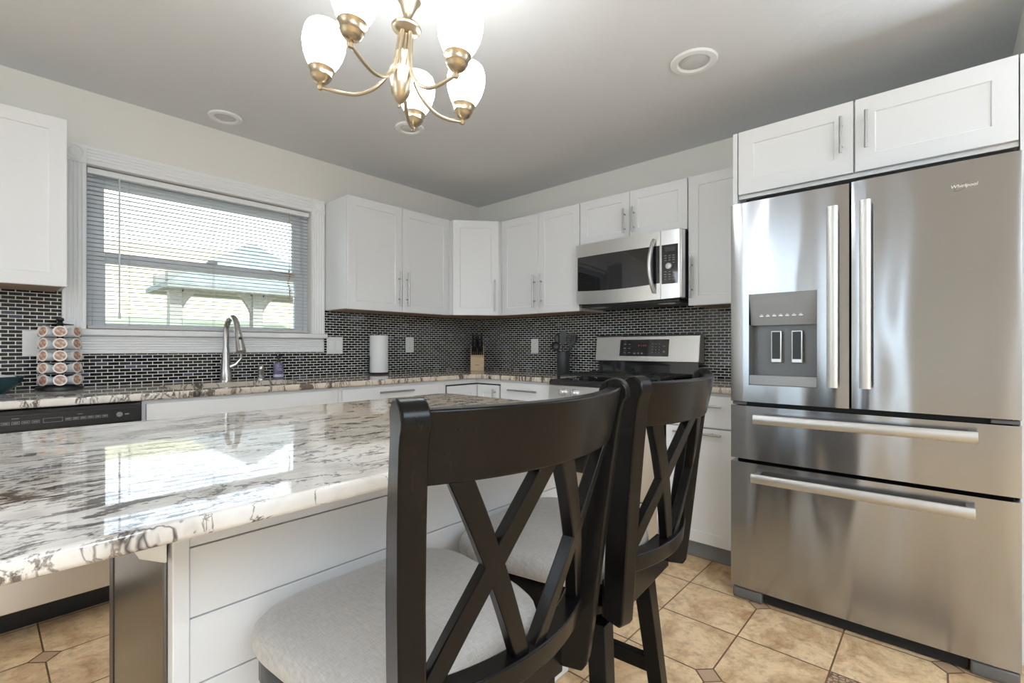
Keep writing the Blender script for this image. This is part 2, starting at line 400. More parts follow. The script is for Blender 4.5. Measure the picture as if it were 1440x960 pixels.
# ------------------------------------------------------------------ room shell
# floor: clipped square tiles with small diamond insets, real grout lines
PX, PY, OX, OY, GR = 0.304, 0.306, 1.988, 0.299, 0.0028
def diamond(i, j): return (j % 2 == 1) and ((i % 2 == 1) if j < 5 else (i % 2 == 0))
fg = G(); fg.box(-4.75, 3.3, -4.35, 3.4, -0.08, -0.003); fg.mi = [1] * len(fg.f)
CL = 0.043
for i in range(-22, 5):
    for j in range(-15, 11):
        x0, x1 = OX + i * PX + GR, OX + (i + 1) * PX - GR; y0, y1 = OY + j * PY + GR, OY + (j + 1) * PY - GR
        if x0 > 3.1 or y0 > 3.2 or x0 < -4.6: continue
        P = []
        for (x, y, ni, nj, sx, sy, first) in ((x0, y0, i, j, 1, 1, 'y'), (x1, y0, i + 1, j, -1, 1, 'x'), (x1, y1, i + 1, j + 1, -1, -1, 'y'), (x0, y1, i, j + 1, 1, -1, 'x')):
            if diamond(ni, nj):
                a, b = (x + sx * CL, y, 0), (x, y + sy * CL, 0)
                P += [b, a] if first == 'y' else [a, b]
            else: P.append((x, y, 0))
        fg.m = 3 if (i, j) == (-1, -1) else 0
        fg.add(P, [tuple(range(len(P)))])
fg.m = 2
for i in range(-22, 5):
    for j in range(-15, 11):
        if diamond(i, j):
            x, y = OX + i * PX, OY + j * PY; r = CL - 0.002
            fg.add([(x - r, y, 0), (x, y - r, 0), (x + r, y, 0), (x, y + r, 0)], [(0, 1, 2, 3)])
struct(fg.build('floor', [M['floor_tile'], M['grout'], M['floor_accent'], M['floor_deco']], smooth=0))
struct(box('ceiling', (-4.75, 3.3, -4.35, 3.4, H, H + 0.1), M['ceiling'], smooth=0))

# back wall with the window opening
g = G()
g.box(-4.74, WX0, YW, YW + 0.14, 0, H); g.box(WX1, XW, YW, YW + 0.14, 0, H)
g.box(WX0, WX1, YW, YW + 0.14, 0, WZ0); g.box(WX0, WX1, YW, YW + 0.14, WZ1, H)
wall_back = struct(g.build('wall_back', M['wall'], smooth=0))
wall_right = struct(box('wall_right', (XW, XW + 0.14, -4.34, YW + 0.14, 0, H), M['wall'], smooth=0))
struct(box('wall_alcove', (2.48, XW, -0.36, -0.225, 0, H), M['wall'], smooth=0))
# left wall: opening for the patio door and its sidelight
XL, YF_ = -4.6, -4.2
g = G()
g.box(XL - 0.14, XL, YF_ - 0.14, 0.79, 0, H); g.box(XL - 0.14, XL, 0.97, 1.30, 0, H); g.box(XL - 0.14, XL, 3.10, YW, 0, H)
for a, b in ((0.79, 0.97), (1.30, 3.10)): g.box(XL - 0.14, XL, a, b, 2.18, H); g.box(XL - 0.14, XL, a, b, 0, 0.2)
struct(g.build('wall_left', M['wall'], smooth=0))
g = G()
for a in ((1.30, 1.38), (2.15, 2.25), (3.02, 3.10)): g.box(XL - 0.05, XL + 0.02, a[0], a[1], 0.2, 2.18)
for a, b in ((1.38, 2.15), (2.25, 3.02)): g.box(XL - 0.05, XL + 0.02, a, b, 2.10, 2.18); g.box(XL - 0.05, XL + 0.02, a, b, 0.2, 0.30)
struct(g.build('door_1', M['trim'], smooth=0))
# front wall behind the viewer with its wide window
g = G()
g.box(XL - 0.14, -2.5, YF_ - 0.14, YF_, 0, H); g.box(-1.18, XW, YF_ - 0.14, YF_, 0, H); g.box(-2.5, -1.18, YF_ - 0.14, YF_, 0, 0.4); g.box(-2.5, -1.18, YF_ - 0.14, YF_, 2.3, H)
struct(g.build('wall_front', M['wall'], smooth=0))
g = G()
for x in (-2.5, -1.23): g.box(x, x + 0.05, YF_ - 0.05, YF_ + 0.02, 0.4, 2.3)
for x0, x1 in ((-2.45, -1.23),): g.box(x0, x1, YF_ - 0.05, YF_ + 0.02, 0.4, 0.45); g.box(x0, x1, YF_ - 0.05, YF_ + 0.02, 2.25, 2.3)
struct(g.build('window_2', M['trim'], smooth=0))

# backsplash on both walls (set in the wall)
g = G(); e = 0.008
g.box(-1.2, WX0 - 0.09, YW - e, YW, ZC, 1.45); g.box(WX0 - 0.09, 1.64, YW - e, YW, ZC, 1.094); g.box(1.64, XW - e, YW - e, YW, ZC, 1.45)
g.build('backsplash', M['mosaic_x'], wall_back, smooth=0)
g = G(); g.box(XW - e, XW, 0.80, YW - e, ZC, 1.45)
g.build('backsplash', M['mosaic_y'], wall_right, smooth=0)

# window casing (fluted boards, corner blocks), stool and apron
def fluted(g, o, u, w, n, flutes=4):
    """board at o: long direction u, width w, thickness n, with parallel flutes along u"""
    o, u, w, n = map(Vector, (o, u, w, n)); prof = []
    k = flutes; marg = 0.14
    prof += [(0, 0), (0, 0.8), (0.03, 1.0), (marg, 1.0)]
    st = (1 - 2 * marg) / k
    for i in range(k):
        a = marg + i * st
        prof += [(a + st * 0.12, 1.0), (a + st * 0.3, 0.84), (a + st * 0.5, 0.78), (a + st * 0.7, 0.84), (a + st * 0.88, 1.0)]
    prof += [(1 - marg, 1.0), (0.97, 1.0), (1.0, 0.8), (1, 0)]
    g.prism([o + w * a + n * b for a, b in prof], u)
TR = 0.092
casing = G()
fluted(casing, (WX0 - TR, YW, WZ0), (0, 0, WZ1 - WZ0), (TR, 0, 0), (0, -0.022, 0))
fluted(casing, (WX1, YW, WZ0), (0, 0, WZ1 - WZ0), (TR, 0, 0), (0, -0.022, 0))
fluted(casing, (WX0, YW, WZ1), (WX1 - WX0, 0, 0), (0, 0, TR), (0, -0.022, 0))
tr1 = struct(casing.build('trim_1', M['trim']))
for x in (WX0 - TR, WX1):
    g = G(); g.box(x, x + TR, YW - 0.026, YW, WZ1, WZ1 + TR)
    cx, cz = x + TR / 2, WZ1 + TR / 2
    g.lathe([(0.040, 0), (0.040, 0.005), (0.034, 0.007), (0.030, 0.003), (0.024, 0.003), (0.020, 0.007), (0.012, 0.008), (0.0, 0.005)], (cx, YW - 0.0255, cz), (0, -1, 0), 28, False)
    g.build('rosette', M['trim'], tr1, bevel=0.002)
g = G(); g.box(WX0 - TR - 0.02, WX1 + TR + 0.008, YW - 0.05, YW + 0.05, 1.188, 1.2205)
sill = struct(g.build('trim_2', M['trim'], bevel=0.006))
g = G(); fluted(g, (WX0 - TR, YW, 1.094), (WX1 - WX0 + 2 * TR - 0.012, 0, 0), (0, 0, 0.094), (0, -0.02, 0), 5)
struct(g.build('trim_3', M['trim']))
# double-hung window
g = G(); y0, y1 = YW + 0.06, YW + 0.13
fx = 0.055
g.box(WX0, WX0 + 0.03, YW + 0.05, y1, WZ0, WZ1); g.box(WX1 - 0.03, WX1, YW + 0.05, y1, WZ0, WZ1)
g.box(WX0 + 0.03, WX1 - 0.03, YW + 0.05, y1, WZ1 - 0.02, WZ1); g.box(WX0 + 0.03, WX1 - 0.03, YW + 0.05, y1, WZ0, WZ0 + 0.015)
win = struct(g.build('window_1', M['vinyl'], bevel=0.003))
for nm, z0, z1, ya in (('upper_sash', 1.585, WZ1 - 0.02, y0 + 0.035), ('lower_sash', WZ0 + 0.004, 1.634, y0)):
    g = G(); b = ya + 0.03; xa, xb = WX0 + 0.03, WX1 - 0.03
    g.box(xa, xa + fx, ya, b, z0, z1); g.box(xb - fx, xb, ya, b, z0, z1)
    g.box(xa + fx, xb - fx, ya, b, z1 - 0.058, z1); g.box(xa + fx, xb - fx, ya, b, z0, z0 + 0.030)
    s_ = g.build(nm, M['vinyl'], win, bevel=0.003)
    G().box(xa + fx, xb - fx, ya + 0.013, ya + 0.017, z0 + 0.028, z1 - 0.05).build('pane', M['glass'], s_, smooth=0)
G().box(0.93, 0.985, y0 - 0.012, y0 + 0.02, 1.6345, 1.650).build('sash_lock', M['vinyl'], win, bevel=0.004)

# horizontal blind
bl = thing('window_blind', (0.957, YW + 0.03, WZ1), 'white slatted horizontal blind let down over the window above the sink', 'blind')
YBL = YW + 0.028
box('head_rail', (WX0 + 0.006, WX1 - 0.006, YBL - 0.016, YBL + 0.016, WZ1 - 0.036, WZ1 - 0.006), M['trim'], bl, bevel=0.002)
g = G(); z = WZ1 - 0.052
while z > WZ0 + 0.035:
    n = 5; top = []; xa, xb = WX0 + 0.008, WX1 - 0.008
    pr = [(YBL + (k / (n - 1) - 0.5) * 0.025, z + 0.0016 * (1 - (2 * k / (n - 1) - 1) ** 2) - 0.0012 * (k / (n - 1) - 0.5)) for k in range(n)]
    poly = [(xa, a, b) for a, b in pr] + [(xa, a, b - 0.0007) for a, b in pr[::-1]]
    g.prism(poly, (xb - xa, 0, 0)); z -= 0.0225
g.build('slats', M['slat'], bl)
box('bottom_rail', (WX0 + 0.008, WX1 - 0.008, YBL - 0.013, YBL + 0.013, WZ0 + 0.004, WZ0 + 0.020), M['slat'], bl, bevel=0.002)
for x in (0.552, 0.958, 1.419):
    g = G()
    for yy in (-0.0135, 0.0135): g.cyl((x, YBL + yy, WZ0 + 0.02), (x, YBL + yy, WZ1 - 0.03), 0.0009, seg=6)
    g.build('ladder_cord', M['cord_pale'], bl)
g = G(); g.cyl((0.506, YBL - 0.026, 1.30), (0.506, YBL - 0.026, 1.985), 0.0042, seg=8); g.cyl((0.506, YBL - 0.026, 1.985), (0.506, YBL - 0.018, 2.03), 0.003, seg=8)
g.lathe([(0.004, 0), (0.0062, 0.004), (0.0062, 0.03), (0.004, 0.034)], (0.506, YBL - 0.026, 1.28), (0, 0, 1), 8)
g.build('tilt_wand', M['wand'], bl)
g = G(); xk = 1.400
g.cyl((xk, YBL - 0.022, 1.62), (xk, YBL - 0.020, 2.03), 0.0011, seg=6)
g.tube([(xk - 0.13, YBL - 0.018, 1.628), (xk - 0.05, YBL - 0.022, 1.621), (xk, YBL - 0.025, 1.618), (xk + 0.035, YBL - 0.020, 1.612)], 0.0026, 6)
for k in range(9): g.lathe([(0.0, 0), (0.006, 0.004), (0.006, 0.010), (0, 0.014)], (xk - 0.004 + 0.006 * math.sin(k), YBL - 0.026, 1.628 - 0.016 * k), (0, 0, 1), 8, False)
g.tube([(xk, YBL - 0.026, 1.50), (xk + 0.003, YBL - 0.026, 1.47), (xk - 0.005, YBL - 0.026, 1.445)], 0.003, 6)
g.build('pull_cord', M['cord'], bl)

# outside: sloping dry lawn and the garden pavilion
g = G(); nx, ny = 14, 16
def hz(y): return -0.3 + max(0, y - 9) * 0.29 + (0.0 if y < 9 else 0.05 * math.sin(y))
gv = []; gf = []
for j in range(ny + 1):
    y = 3.5 + j * 2.0
    for i in range(nx + 1): gv.append((-14 + i * 4.0, y, hz(y) + 0.12 * math.sin(i * 1.7 + j)))
for j in range(ny):
    for i in range(nx): a = j * (nx + 1) + i; gf.append((a, a + 1, a + nx + 2, a + nx + 1))
struct(g.add(gv, gf).build('ground', M['lawn'], smooth=60))
blocker_mat = mat('blocker_green', (0.07, 0.09, 0.06), 0.9)
struct(box('sky_blocker', (-8.2, -7.4, -4.0, 8.0, -0.4, 3.2), blocker_mat, smooth=0))  # unseen block added to keep bright sky out of the refrigerator reflection
pv = thing('garden_pavilion', (4.6, 14, hz(14)), 'blue-grey open garden pavilion with arched braces seen through the blind', 'pavilion')
zg = hz(14) - 0.2
posts = [(3.22, 14), (5.10, 14), (7.0, 14), (3.52, 15.2), (7.0, 15.2)]
for (x, y) in posts: G().box(x - 0.13, x + 0.13, y - 0.13, y + 0.13, zg - 1.0, 2.75).build('post', M['pavilion'], pv, bevel=0.01)
for (xa, sgn) in ((3.22, 1), (5.10, -1), (5.10, 1), (7.0, -1)):
    g = G(); pts_o = []; pts_i = []
    for k in range(9):
        t = k / 8 * PI / 2
        pts_o.append((xa + sgn * (0.1 + 1.05 * (1 - math.cos(t))), 13.92, 1.75 + 0.99 * math.sin(t)))
        pts_i.append((xa + sgn * (0.04 + 0.86 * (1 - math.cos(t))), 13.92, 2.05 + 0.88 * math.sin(t)))
    for k in range(8): g.prism([pts_o[k], pts_o[k + 1], pts_i[k + 1], pts_i[k]], (0, 0.16, 0))
    g.build('brace', M['pavilion'], pv)
for ya in (13.86, 15.08): G().box(3.05, 7.2, ya, ya + 0.25, 2.74, 2.98).build('beam', M['pavilion'], pv, bevel=0.01)
g = G(); b0 = [(2.95, 13.4, 2.66), (7.4, 13.4, 2.66), (7.4, 15.6, 2.66), (2.95, 15.6, 2.66)]; r0 = [(5.05, 14.5, 4.0), (5.3, 14.5, 4.0)]
vs = b0 + r0 + [(a, b, c - 0.12) for a, b, c in b0]
g.add(vs, [(0, 1, 5, 4), (1, 2, 5), (2, 3, 4, 5), (3, 0, 4), (0, 6, 7, 1), (1, 7, 8, 2), (2, 8, 9, 3), (3, 9, 6, 0), (6, 9, 8, 7)])
g.build('roof', M['shingle'], pv, smooth=20)

# ------------------------------------------------------------------ cabinet building blocks
def shaker(g, o, u, n, w, h, t=0.02, rail=0.058, rec=0.006):
    """shaker door: o lower corner of the BACK plane, u unit along width, n unit outward normal"""
    o, u, n = Vector(o), Vector(u), Vector(n); z = Vector((0, 0, 1)); F = n * t
    def P(a, b, c): return o + u * a + z * b + n * c
    i0 = rail; ch = 0.004
    outer = [P(0, 0, t), P(w, 0, t), P(w, h, t), P(0, h, t)]
    inn = [P(i0, i0, t), P(w - i0, i0, t), P(w - i0, h - i0, t), P(i0, h - i0, t)]
    rc = [P(i0 + ch * .4, i0 + ch * .4, t - rec), P(w - i0 - ch * .4, i0 + ch * .4, t - rec), P(w - i0 - ch * .4, h - i0 - ch * .4, t - rec), P(i0 + ch * .4, h - i0 - ch * .4, t - rec)]
    bk = [P(0, 0, 0), P(w, 0, 0), P(w, h, 0), P(0, h, 0)]
    fs = []
    for k in range(4):
        k2 = (k + 1) % 4
        fs += [(k, k2, 4 + k2, 4 + k), (4 + k, 4 + k2, 8 + k2, 8 + k), (12 + k, 12 + k2, k2, k)]
    fs += [(8, 9, 10, 11), (15, 14, 13, 12)]
    return g.add(outer + inn + rc + bk, fs)
def bar_pull(parent, c, d, n, length, r=0.006, out=0.032, material=None):
    """bar handle centred at c (on the door face), along d, standing off along n"""
    c, d, n = Vector(c), Vector(d).normalized(), Vector(n).normalized(); g = G()
    g.cyl(c + n * out - d * length / 2, c + n * out + d * length / 2, r, seg=12)
    for s in (-1, 1): g.cyl(c + d * s * length * 0.29, c + d * s * length * 0.29 + n * out, r * 0.75, seg=10)
    return g.build('handle', material or M['nickel'], parent)
def door(parent, o, u, n, w, h, pull=None, rail=0.058, name='door', plain=False, t=0.02):
    g = G(); gap = 0.0015; o = Vector(o) + Vector(u) * gap
    if plain: g.frame(o, Vector(u) * (w - 2 * gap), (0, 0, h), Vector(n) * t)
    else: shaker(g, o, u, n, w - 2 * gap, h, t, rail)
    d = g.build(name, M['cabinet'], parent, bevel=0.0015, smooth=0)
    if pull: bar_pull(d, *pull)
    return d
XM_, YM_ = V(-1, 0, 0), V(0, -1, 0)      # outward normals of the two runs

# ------------------------------------------------------------------ wall cabinets
def upper_back(x0, x1, label, doors, z0=UZ0, z1=UZ1):
    c = thing('wall_cabinet', ((x0 + x1) / 2, YW - 0.16, z0), label, 'cabinet', 'white wall cabinets')
    box('body', (x0, x1, YU + 0.021, YW - 0.009, z0 + 0.004, z1), M['cabinet'], c, bevel=0.001, smooth=0)
    box('underside', (x0 + 0.016, x1 - 0.016, YU + 0.03, YW - 0.012, z0 - 0.001, z0 + 0.0038), M['wood_raw'], c, smooth=0)
    for a, b, hx in doors:
        pull = ((hx, YU, z0 + 0.165), (0, 0, 1), (0, -1, 0), 0.25) if hx is not None else None
        door(c, (a, YU + 0.02, z0), (1, 0, 0), (0, -1, 0), b - a, z1 - z0, pull)
    return c
def upper_right(y0, y1, label, doors, z0=UZ0, z1=UZ1, hz0=0.165, hl=0.25):
    c = thing('wall_cabinet', (XW - 0.16, (y0 + y1) / 2, z0), label, 'cabinet', 'white wall cabinets')
    box('body', (XU + 0.021, XW - 0.009, y0, y1, z0 + 0.004, z1), M['cabinet'], c, bevel=0.001, smooth=0)
    box('underside', (XU + 0.03, XW - 0.012, y0 + 0.016, y1 - 0.016, z0 - 0.001, z0 + 0.0038), M['wood_raw'], c, smooth=0)
    for a, b, hy in doors:
        door(c, (XU + 0.02, b, z0), (0, -1, 0), (-1, 0, 0), b - a, z1 - z0, ((XU, hy, z0 + hz0), (0, 0, 1), (-1, 0, 0), hl))
    return c
upper_back(-0.62, 0.271, 'white wall cabinet left of the window, above the coffee pod carousel', [(-0.18, 0.271, None), (-0.62, -0.18, None)], z0=1.40, z1=2.150)
upper_back(1.640, 2.515, 'white two-door wall cabinet between the window and the corner', [(1.640, 2.068, 2.036), (2.068, 2.515, 2.103)])
# diagonal corner cabinet
c = thing('corner_wall_cabinet', (2.9, 3.0, UZ0), 'white diagonal corner wall cabinet with a single door', 'cabinet', 'white wall cabinets')
A_, B_ = V(2.519, YU, 0), V(XU, 2.662, 0)
dg = (B_ - A_).normalized(); nd = V(dg.y, -dg.x, 0); nd = nd if nd.x < 0 else -nd
W_ = (B_ - A_).length
poly = [(2.519, YW - 0.009), (2.519, YU + 0.02), (XU + 0.02, 2.662), (XW - 0.009, 2.662), (XW - 0.009, YW - 0.009)]
G().prism([(a, b, UZ0 + 0.004) for a, b in poly], (0, 0, UZ1 - UZ0 - 0.004)).build('body', M['cabinet'], c, bevel=0.001, smooth=0)
po2 = [(2.535, YW - 0.012), (2.535, YU + 0.036), (XU + 0.036, 2.678), (XW - 0.012, 2.678), (XW - 0.012, YW - 0.012)]
G().prism([(a, b, UZ0 - 0.001) for a, b in po2], (0, 0, 0.0048)).build('underside', M['wood_raw'], c, smooth=0)
o_d = A_ + dg * 0.022 + V(0, 0, UZ0) - nd * 0.003
hp = A_ + dg * (W_ - 0.055) + V(0, 0, UZ0 + 0.155) + nd * 0.0172
door(c, o_d, dg, nd, W_ - 0.044, UZ1 - UZ0, (hp, (0, 0, 1), nd, 0.25))
upper_right(1.907, 2.658, 'white two-door wall cabinet between the corner and the microwave', [(1.907, 2.279, 2.247), (2.279, 2.658, 2.311)])
upper_right(1.140, 1.903, 'short white two-door wall cabinet directly above the microwave', [(1.140, 1.519, 1.487), (1.519, 1.903, 1.551)], z0=1.834, hz0=0.112, hl=0.16)
upper_right(0.800, 1.136, 'narrow single-door white wall cabinet between microwave and refrigerator', [(0.800, 1.136, 1.112)], z0=1.375)

# cabinet above the refrigerator and its side panels
XF_ = 2.48
c = thing('refrigerator_cabinet', (2.8, 0.28, 1.85), 'wide white two-door cabinet bridging above the refrigerator', 'cabinet', 'white wall cabinets')
box('body', (XF_ + 0.021, XW - 0.002, -0.197, 0.752, 1.850, 2.172), M['cabinet'], c, bevel=0.001, smooth=0)
for a, b, hy in ((0.288, 0.750, 0.330), (-0.196, 0.284, 0.243)):
    door(c, (XF_ + 0.02, b, 1.868), (0, -1, 0), (-1, 0, 0), b - a, 2.172 - 1.868, ((XF_, hy, 2.03), (0, 0, 1), (-1, 0, 0), 0.155), rail=0.068)
tag(box('tall_side_panel', (XF_ + 0.004, XW - 0.002, 0.754, 0.775, 0.0, 2.172), M['cabinet'], None, bevel=0.001, smooth=0), 'tall narrow white end panel left of the refrigerator', 'panel')
tag(box('tall_side_panel', (XF_ + 0.004, XW - 0.002, -0.222, -0.199, 0.0, 2.172), M['cabinet'], None, bevel=0.001, smooth=0), 'tall narrow white end panel right of the refrigerator at the photo edge', 'panel')

# ------------------------------------------------------------------ base cabinets
ZD1 = 0.876
c = thing('sink_base_cabinet', (0.93, 2.95, 0), 'white base cabinet under the sink with one long plain front', 'cabinet', 'white base cabinets')
g = G(); g.box(0.488, 1.42, YB + 0.021, YB + 0.04, 0.10, 0.893); g.box(0.488, 0.506, YB + 0.0402, YW - 0.01, 0.10, 0.893); g.box(1.40, 1.42, YB + 0.0402, YW - 0.01, 0.10, 0.893); g.box(0.5062, 1.3998, YB + 0.0402, YW - 0.01, 0.10, 0.12)
g.build('body', M['cabinet'], c, bevel=0.001, smooth=0)
door(c, (0.500, YB + 0.02, 0.72), (1, 0, 0), (0, -1, 0), 0.865, 0.157, None, name='false_front', plain=True)
for a, b, hx in ((0.500, 0.932, 0.90), (0.933, 1.365, 0.965)): door(c, (a, YB + 0.02, 0.11), (1, 0, 0), (0, -1, 0), b - a, 0.605, ((hx, YB, 0.60), (0, 0, 1), (0, -1, 0), 0.16))
box('toe_kick', (0.488, 1.42, 2.765, 2.78, 0, 0.1), M['toe'], c, smooth=0)
c = thing('drawer_base_cabinet', (1.8, 2.95, 0), 'white base cabinet with a top drawer, beneath the paper towels', 'cabinet', 'white base cabinets')
box('body', (1.422, 2.225, YB + 0.021, YW - 0.01, 0.10, 0.893), M['cabinet'], c, bevel=0.001, smooth=0)
door(c, (1.435, YB + 0.02, 0.735), (1, 0, 0), (0, -1, 0), 0.725, ZD1 - 0.735, ((1.80, YB, 0.846), (1, 0, 0), (0, -1, 0), 0.255), name='drawer', plain=True)
for a, b, hx in ((1.435, 1.797, 1.765), (1.798, 2.160, 1.83)): door(c, (a, YB + 0.02, 0.11), (1, 0, 0), (0, -1, 0), b - a, 0.62, ((hx, YB, 0.62), (0, 0, 1), (0, -1, 0), 0.16))
box('toe_kick', (1.422, 2.225, 2.765, 2.78, 0, 0.1), M['toe'], c, smooth=0)
# corner unit with folding L door and a dark gap above it
c = thing('corner_base_cabinet', (2.85, 2.95, 0), 'white L-shaped corner base cabinet with a folding door, dark gap above', 'cabinet', 'white base cabinets')
po = [(2.227, YW - 0.01), (2.227, YB + 0.021), (XB + 0.021, YB + 0.021), (XB + 0.021, 2.398), (XW - 0.01, 2.398), (XW - 0.01, YW - 0.01)]
G().prism([(a, b, 0.10) for a, b in po], (0, 0, 0.793)).build('body', M['cabinet'], c, bevel=0.001, smooth=0)
g = G(); g.box(2.24, XB + 0.022, YB + 0.016, YB + 0.0205, 0.848, 0.857); g.box(XB + 0.016, XB + 0.0205, 2.395, YB + 0.02, 0.848, 0.857)
g.box(2.237, 2.241, YB + 0.016, YB + 0.0205, 0.11, 0.857); g.box(XB + 0.016, XB + 0.0205, 2.400, 2.405, 0.11, 0.857)
g.build('reveal_gap', M['gap'], c, smooth=0)
door(c, (2.242, YB + 0.02, 0.11), (1, 0, 0), (0, -1, 0), 0.287, 0.738)
door(c, (XB + 0.02, YB - 0.002, 0.11), (0, -1, 0), (-1, 0, 0), 0.224, 0.738, ((XB, 2.440, 0.765), (0, 0, 1), (-1, 0, 0), 0.12))
g = G(); g.box(2.227, 2.615, 2.765, 2.78, 0, 0.1); g.box(2.60, 2.615, 2.398, 2.765, 0, 0.1); g.build('toe_kick', M['toe'], c, smooth=0)
def base_right(y0, y1, label, pulls):
    c = thing('drawer_base_cabinet', (2.8, (y0 + y1) / 2, 0), label, 'cabinet', 'white base cabinets')
    box('body', (XB + 0.021, XW - 0.01, y0, y1, 0.10, 0.893), M['cabinet'], c, bevel=0.001, smooth=0)
    ym = (y0 + y1) / 2
    door(c, (XB + 0.02, y1 - 0.006, 0.712), (0, -1, 0), (-1, 0, 0), y1 - y0 - 0.012, ZD1 - 0.712, ((XB, ym, 0.826), (0, 1, 0), (-1, 0, 0), pulls), name='drawer', plain=True)
    door(c, (XB + 0.02, y1 - 0.006, 0.105), (0, -1, 0), (-1, 0, 0), y1 - y0 - 0.012, 0.600, ((XB, ym, 0.680), (0, 1, 0), (-1, 0, 0), pulls))
    box('toe_kick', (2.60, 2.615, y0, y1, 0, 0.1), M['toe'], c, smooth=0)
base_right(1.932, 2.396, 'white base cabinet between the corner and the range, with a drawer pull', 0.26)
base_right(0.778, 1.146, 'white base cabinet between range and refrigerator, drawer over door', 0.25)

# ------------------------------------------------------------------ dishwasher
dw = thing('dishwasher', (0.18, 2.95, 0), 'stainless dishwasher with a black button panel left of the sink', 'dishwasher')
YD = 2.602
box('tub', (-0.115, 0.480, YD + 0.05, YW - 0.03, 0.115, 0.885), M['charcoal'], dw, smooth=0)
g = G(); g.prism([(-0.118, YD + 0.045, 0.130), (-0.118, YD, 0.130), (-0.118, YD, 0.800), (-0.118, YD + 0.045, 0.800)], (0.596, 0, 0)); g.build('door', M['steel_light'], dw, bevel=0.004)
cp = G().prism([(-0.118, YD + 0.05, 0.803), (-0.118, YD + 0.010, 0.803), (-0.118, YD - 0.006, 0.815), (-0.118, YD - 0.006, 0.872), (-0.118, YD + 0.012, 0.886), (-0.118, YD + 0.05, 0.888)], (0.596, 0, 0)).build('control_panel', M['black'], dw, bevel=0.002)
g = G(); yk = YD - 0.0072
def ring_rect(g, x0, x1, z0, z1, y, t=0.0012, d=0.001):
    g.box(x0, x1, y, y + d, z1 - t, z1); g.box(x0, x1, y, y + d, z0, z0 + t); g.box(x0, x0 + t, y, y + d, z0 + t, z1 - t); g.box(x1 - t, x1, y, y + d, z0 + t, z1 - t)
for k in range(4): ring_rect(g, 0.058 + k * 0.027, 0.080 + k * 0.027, 0.838, 0.849, yk); g.box(0.062 + k * 0.027, 0.076 + k * 0.027, yk, yk + 0.001, 0.842, 0.845)
ring_rect(g, 0.170, 0.226, 0.836, 0.853, yk)
for k in range(6): ring_rect(g, 0.233 + k * 0.0225, 0.2515 + k * 0.0225, 0.838, 0.849, yk); g.box(0.236 + k * 0.0225, 0.248 + k * 0.0225, yk, yk + 0.001, 0.842, 0.846)
g.box(0.085, 0.105, yk, yk + 0.001, 0.859, 0.861); g.box(0.27, 0.285, yk, yk + 0.001, 0.859, 0.861)
g.box(0.420, 0.434, yk, yk + 0.001, 0.842, 0.847)
g.build('buttons', M['mark'], cp, smooth=0)
g = G(); g.lathe([(0.0105, 0), (0.0105, 0.0014), (0.0092, 0.0014), (0.0092, 0.0004)], (0.402, yk + 0.001, 0.845), (0, -1, 0), 24)
for a in range(3):
    t = a * 2 * PI / 3 + 0.5; g.tube([(0.402 + 0.007 * math.cos(t + q * 0.5), yk - 0.0003, 0.845 + 0.007 * math.sin(t + q * 0.5) * (1 - 0.1 * q)) for q in range(4)], 0.0008, 6)
g.build('round_badge', M['mark'], cp)
box('kick_plate', (-0.118, 0.478, 2.765, 2.79, 0.0, 0.125), M['black'], dw, smooth=0)

# ------------------------------------------------------------------ countertops
YE, XE = 2.622, 2.512
def rounded_slab(g, poly, z0, z1, r=0.010):
    """poly (CCW list of x,y) extruded with eased edges"""
    n = len(poly); pts = [Vector((a, b, 0)) for a, b in poly]
    def inset(d):
        out = []
        for i in range(n):
            p0, p1, p2 = pts[i - 1], pts[i], pts[(i + 1) % n]
            d1 = (p1 - p0).normalized(); d2 = (p2 - p1).normalized(); n1 = V(-d1.y, d1.x, 0); n2 = V(-d2.y, d2.x, 0)
            b = (n1 + n2); b = b / max(0.2, (1 + n1.dot(n2)))
            out.append(p1 + b * d)
        return out
    rings = []
    for dd, zz in ((r, z0), (r * 0.3, z0 + r * 0.3), (0, z0 + r), (0, z1 - r), (r * 0.13, z1 - r * 0.5), (r * 0.5, z1 - r * 0.13), (r, z1)):
        rings.append([p + V(0, 0, zz) for p in inset(dd)])
    return g.loft(rings)
SX0, SX1, SY0, SY1 = 0.64, 1.27, 2.715, 3.075
c = thing('countertop', (1.2, 2.95, 0.893), 'L-shaped speckled granite counter under the window, running to the range', 'countertop', 'granite counters')
g = G()
# four pieces share edges around the sink cut-out: one stone
poly = [(-1.0, YE), (2.47, YE), (2.498, 2.61), (XE, 2.58), (XE, 1.925), (XW - 0.009, 1.925), (XW - 0.009, YW - 0.009), (-1.0, YW - 0.009)]
rounded_slab(g, poly, ZC - 0.033, ZC, 0.008)
top = g.build('slab', M['granite'], c, smooth=50, flat_top=True)
cut = G().box(SX0, SX1, SY0, SY1, 0.8, 1.0)
bmx = bpy.data.meshes.new('cut'); bmx.from_pydata([tuple(p - V(1.2, 2.95, 0.893)) for p in cut.v], [], cut.f)
co = bpy.data.objects.new('cut', bmx); COL.objects.link(co); co.parent = c
bo = top.modifiers.new('hole', 'BOOLEAN'); bo.operation = 'DIFFERENCE'; bo.solver = 'EXACT'; bo.object = co
bpy.context.view_layer.update()
dgp = bpy.context.evaluated_depsgraph_get(); me2 = bpy.data.meshes.new_from_object(top.evaluated_get(dgp))
top.modifiers.clear(); top.data = me2; bpy.data.objects.remove(co)
top.name = 'slab'
c2 = tag(rounded_slab(G(), [(XE, 0.779), (XW - 0.009, 0.779), (XW - 0.009, 1.150), (XE, 1.150)], ZC - 0.033, ZC, 0.008).build('countertop', M['granite'], None, smooth=50, flat_top=True), 'short granite counter piece between range and refrigerator', 'countertop', 'granite counters')
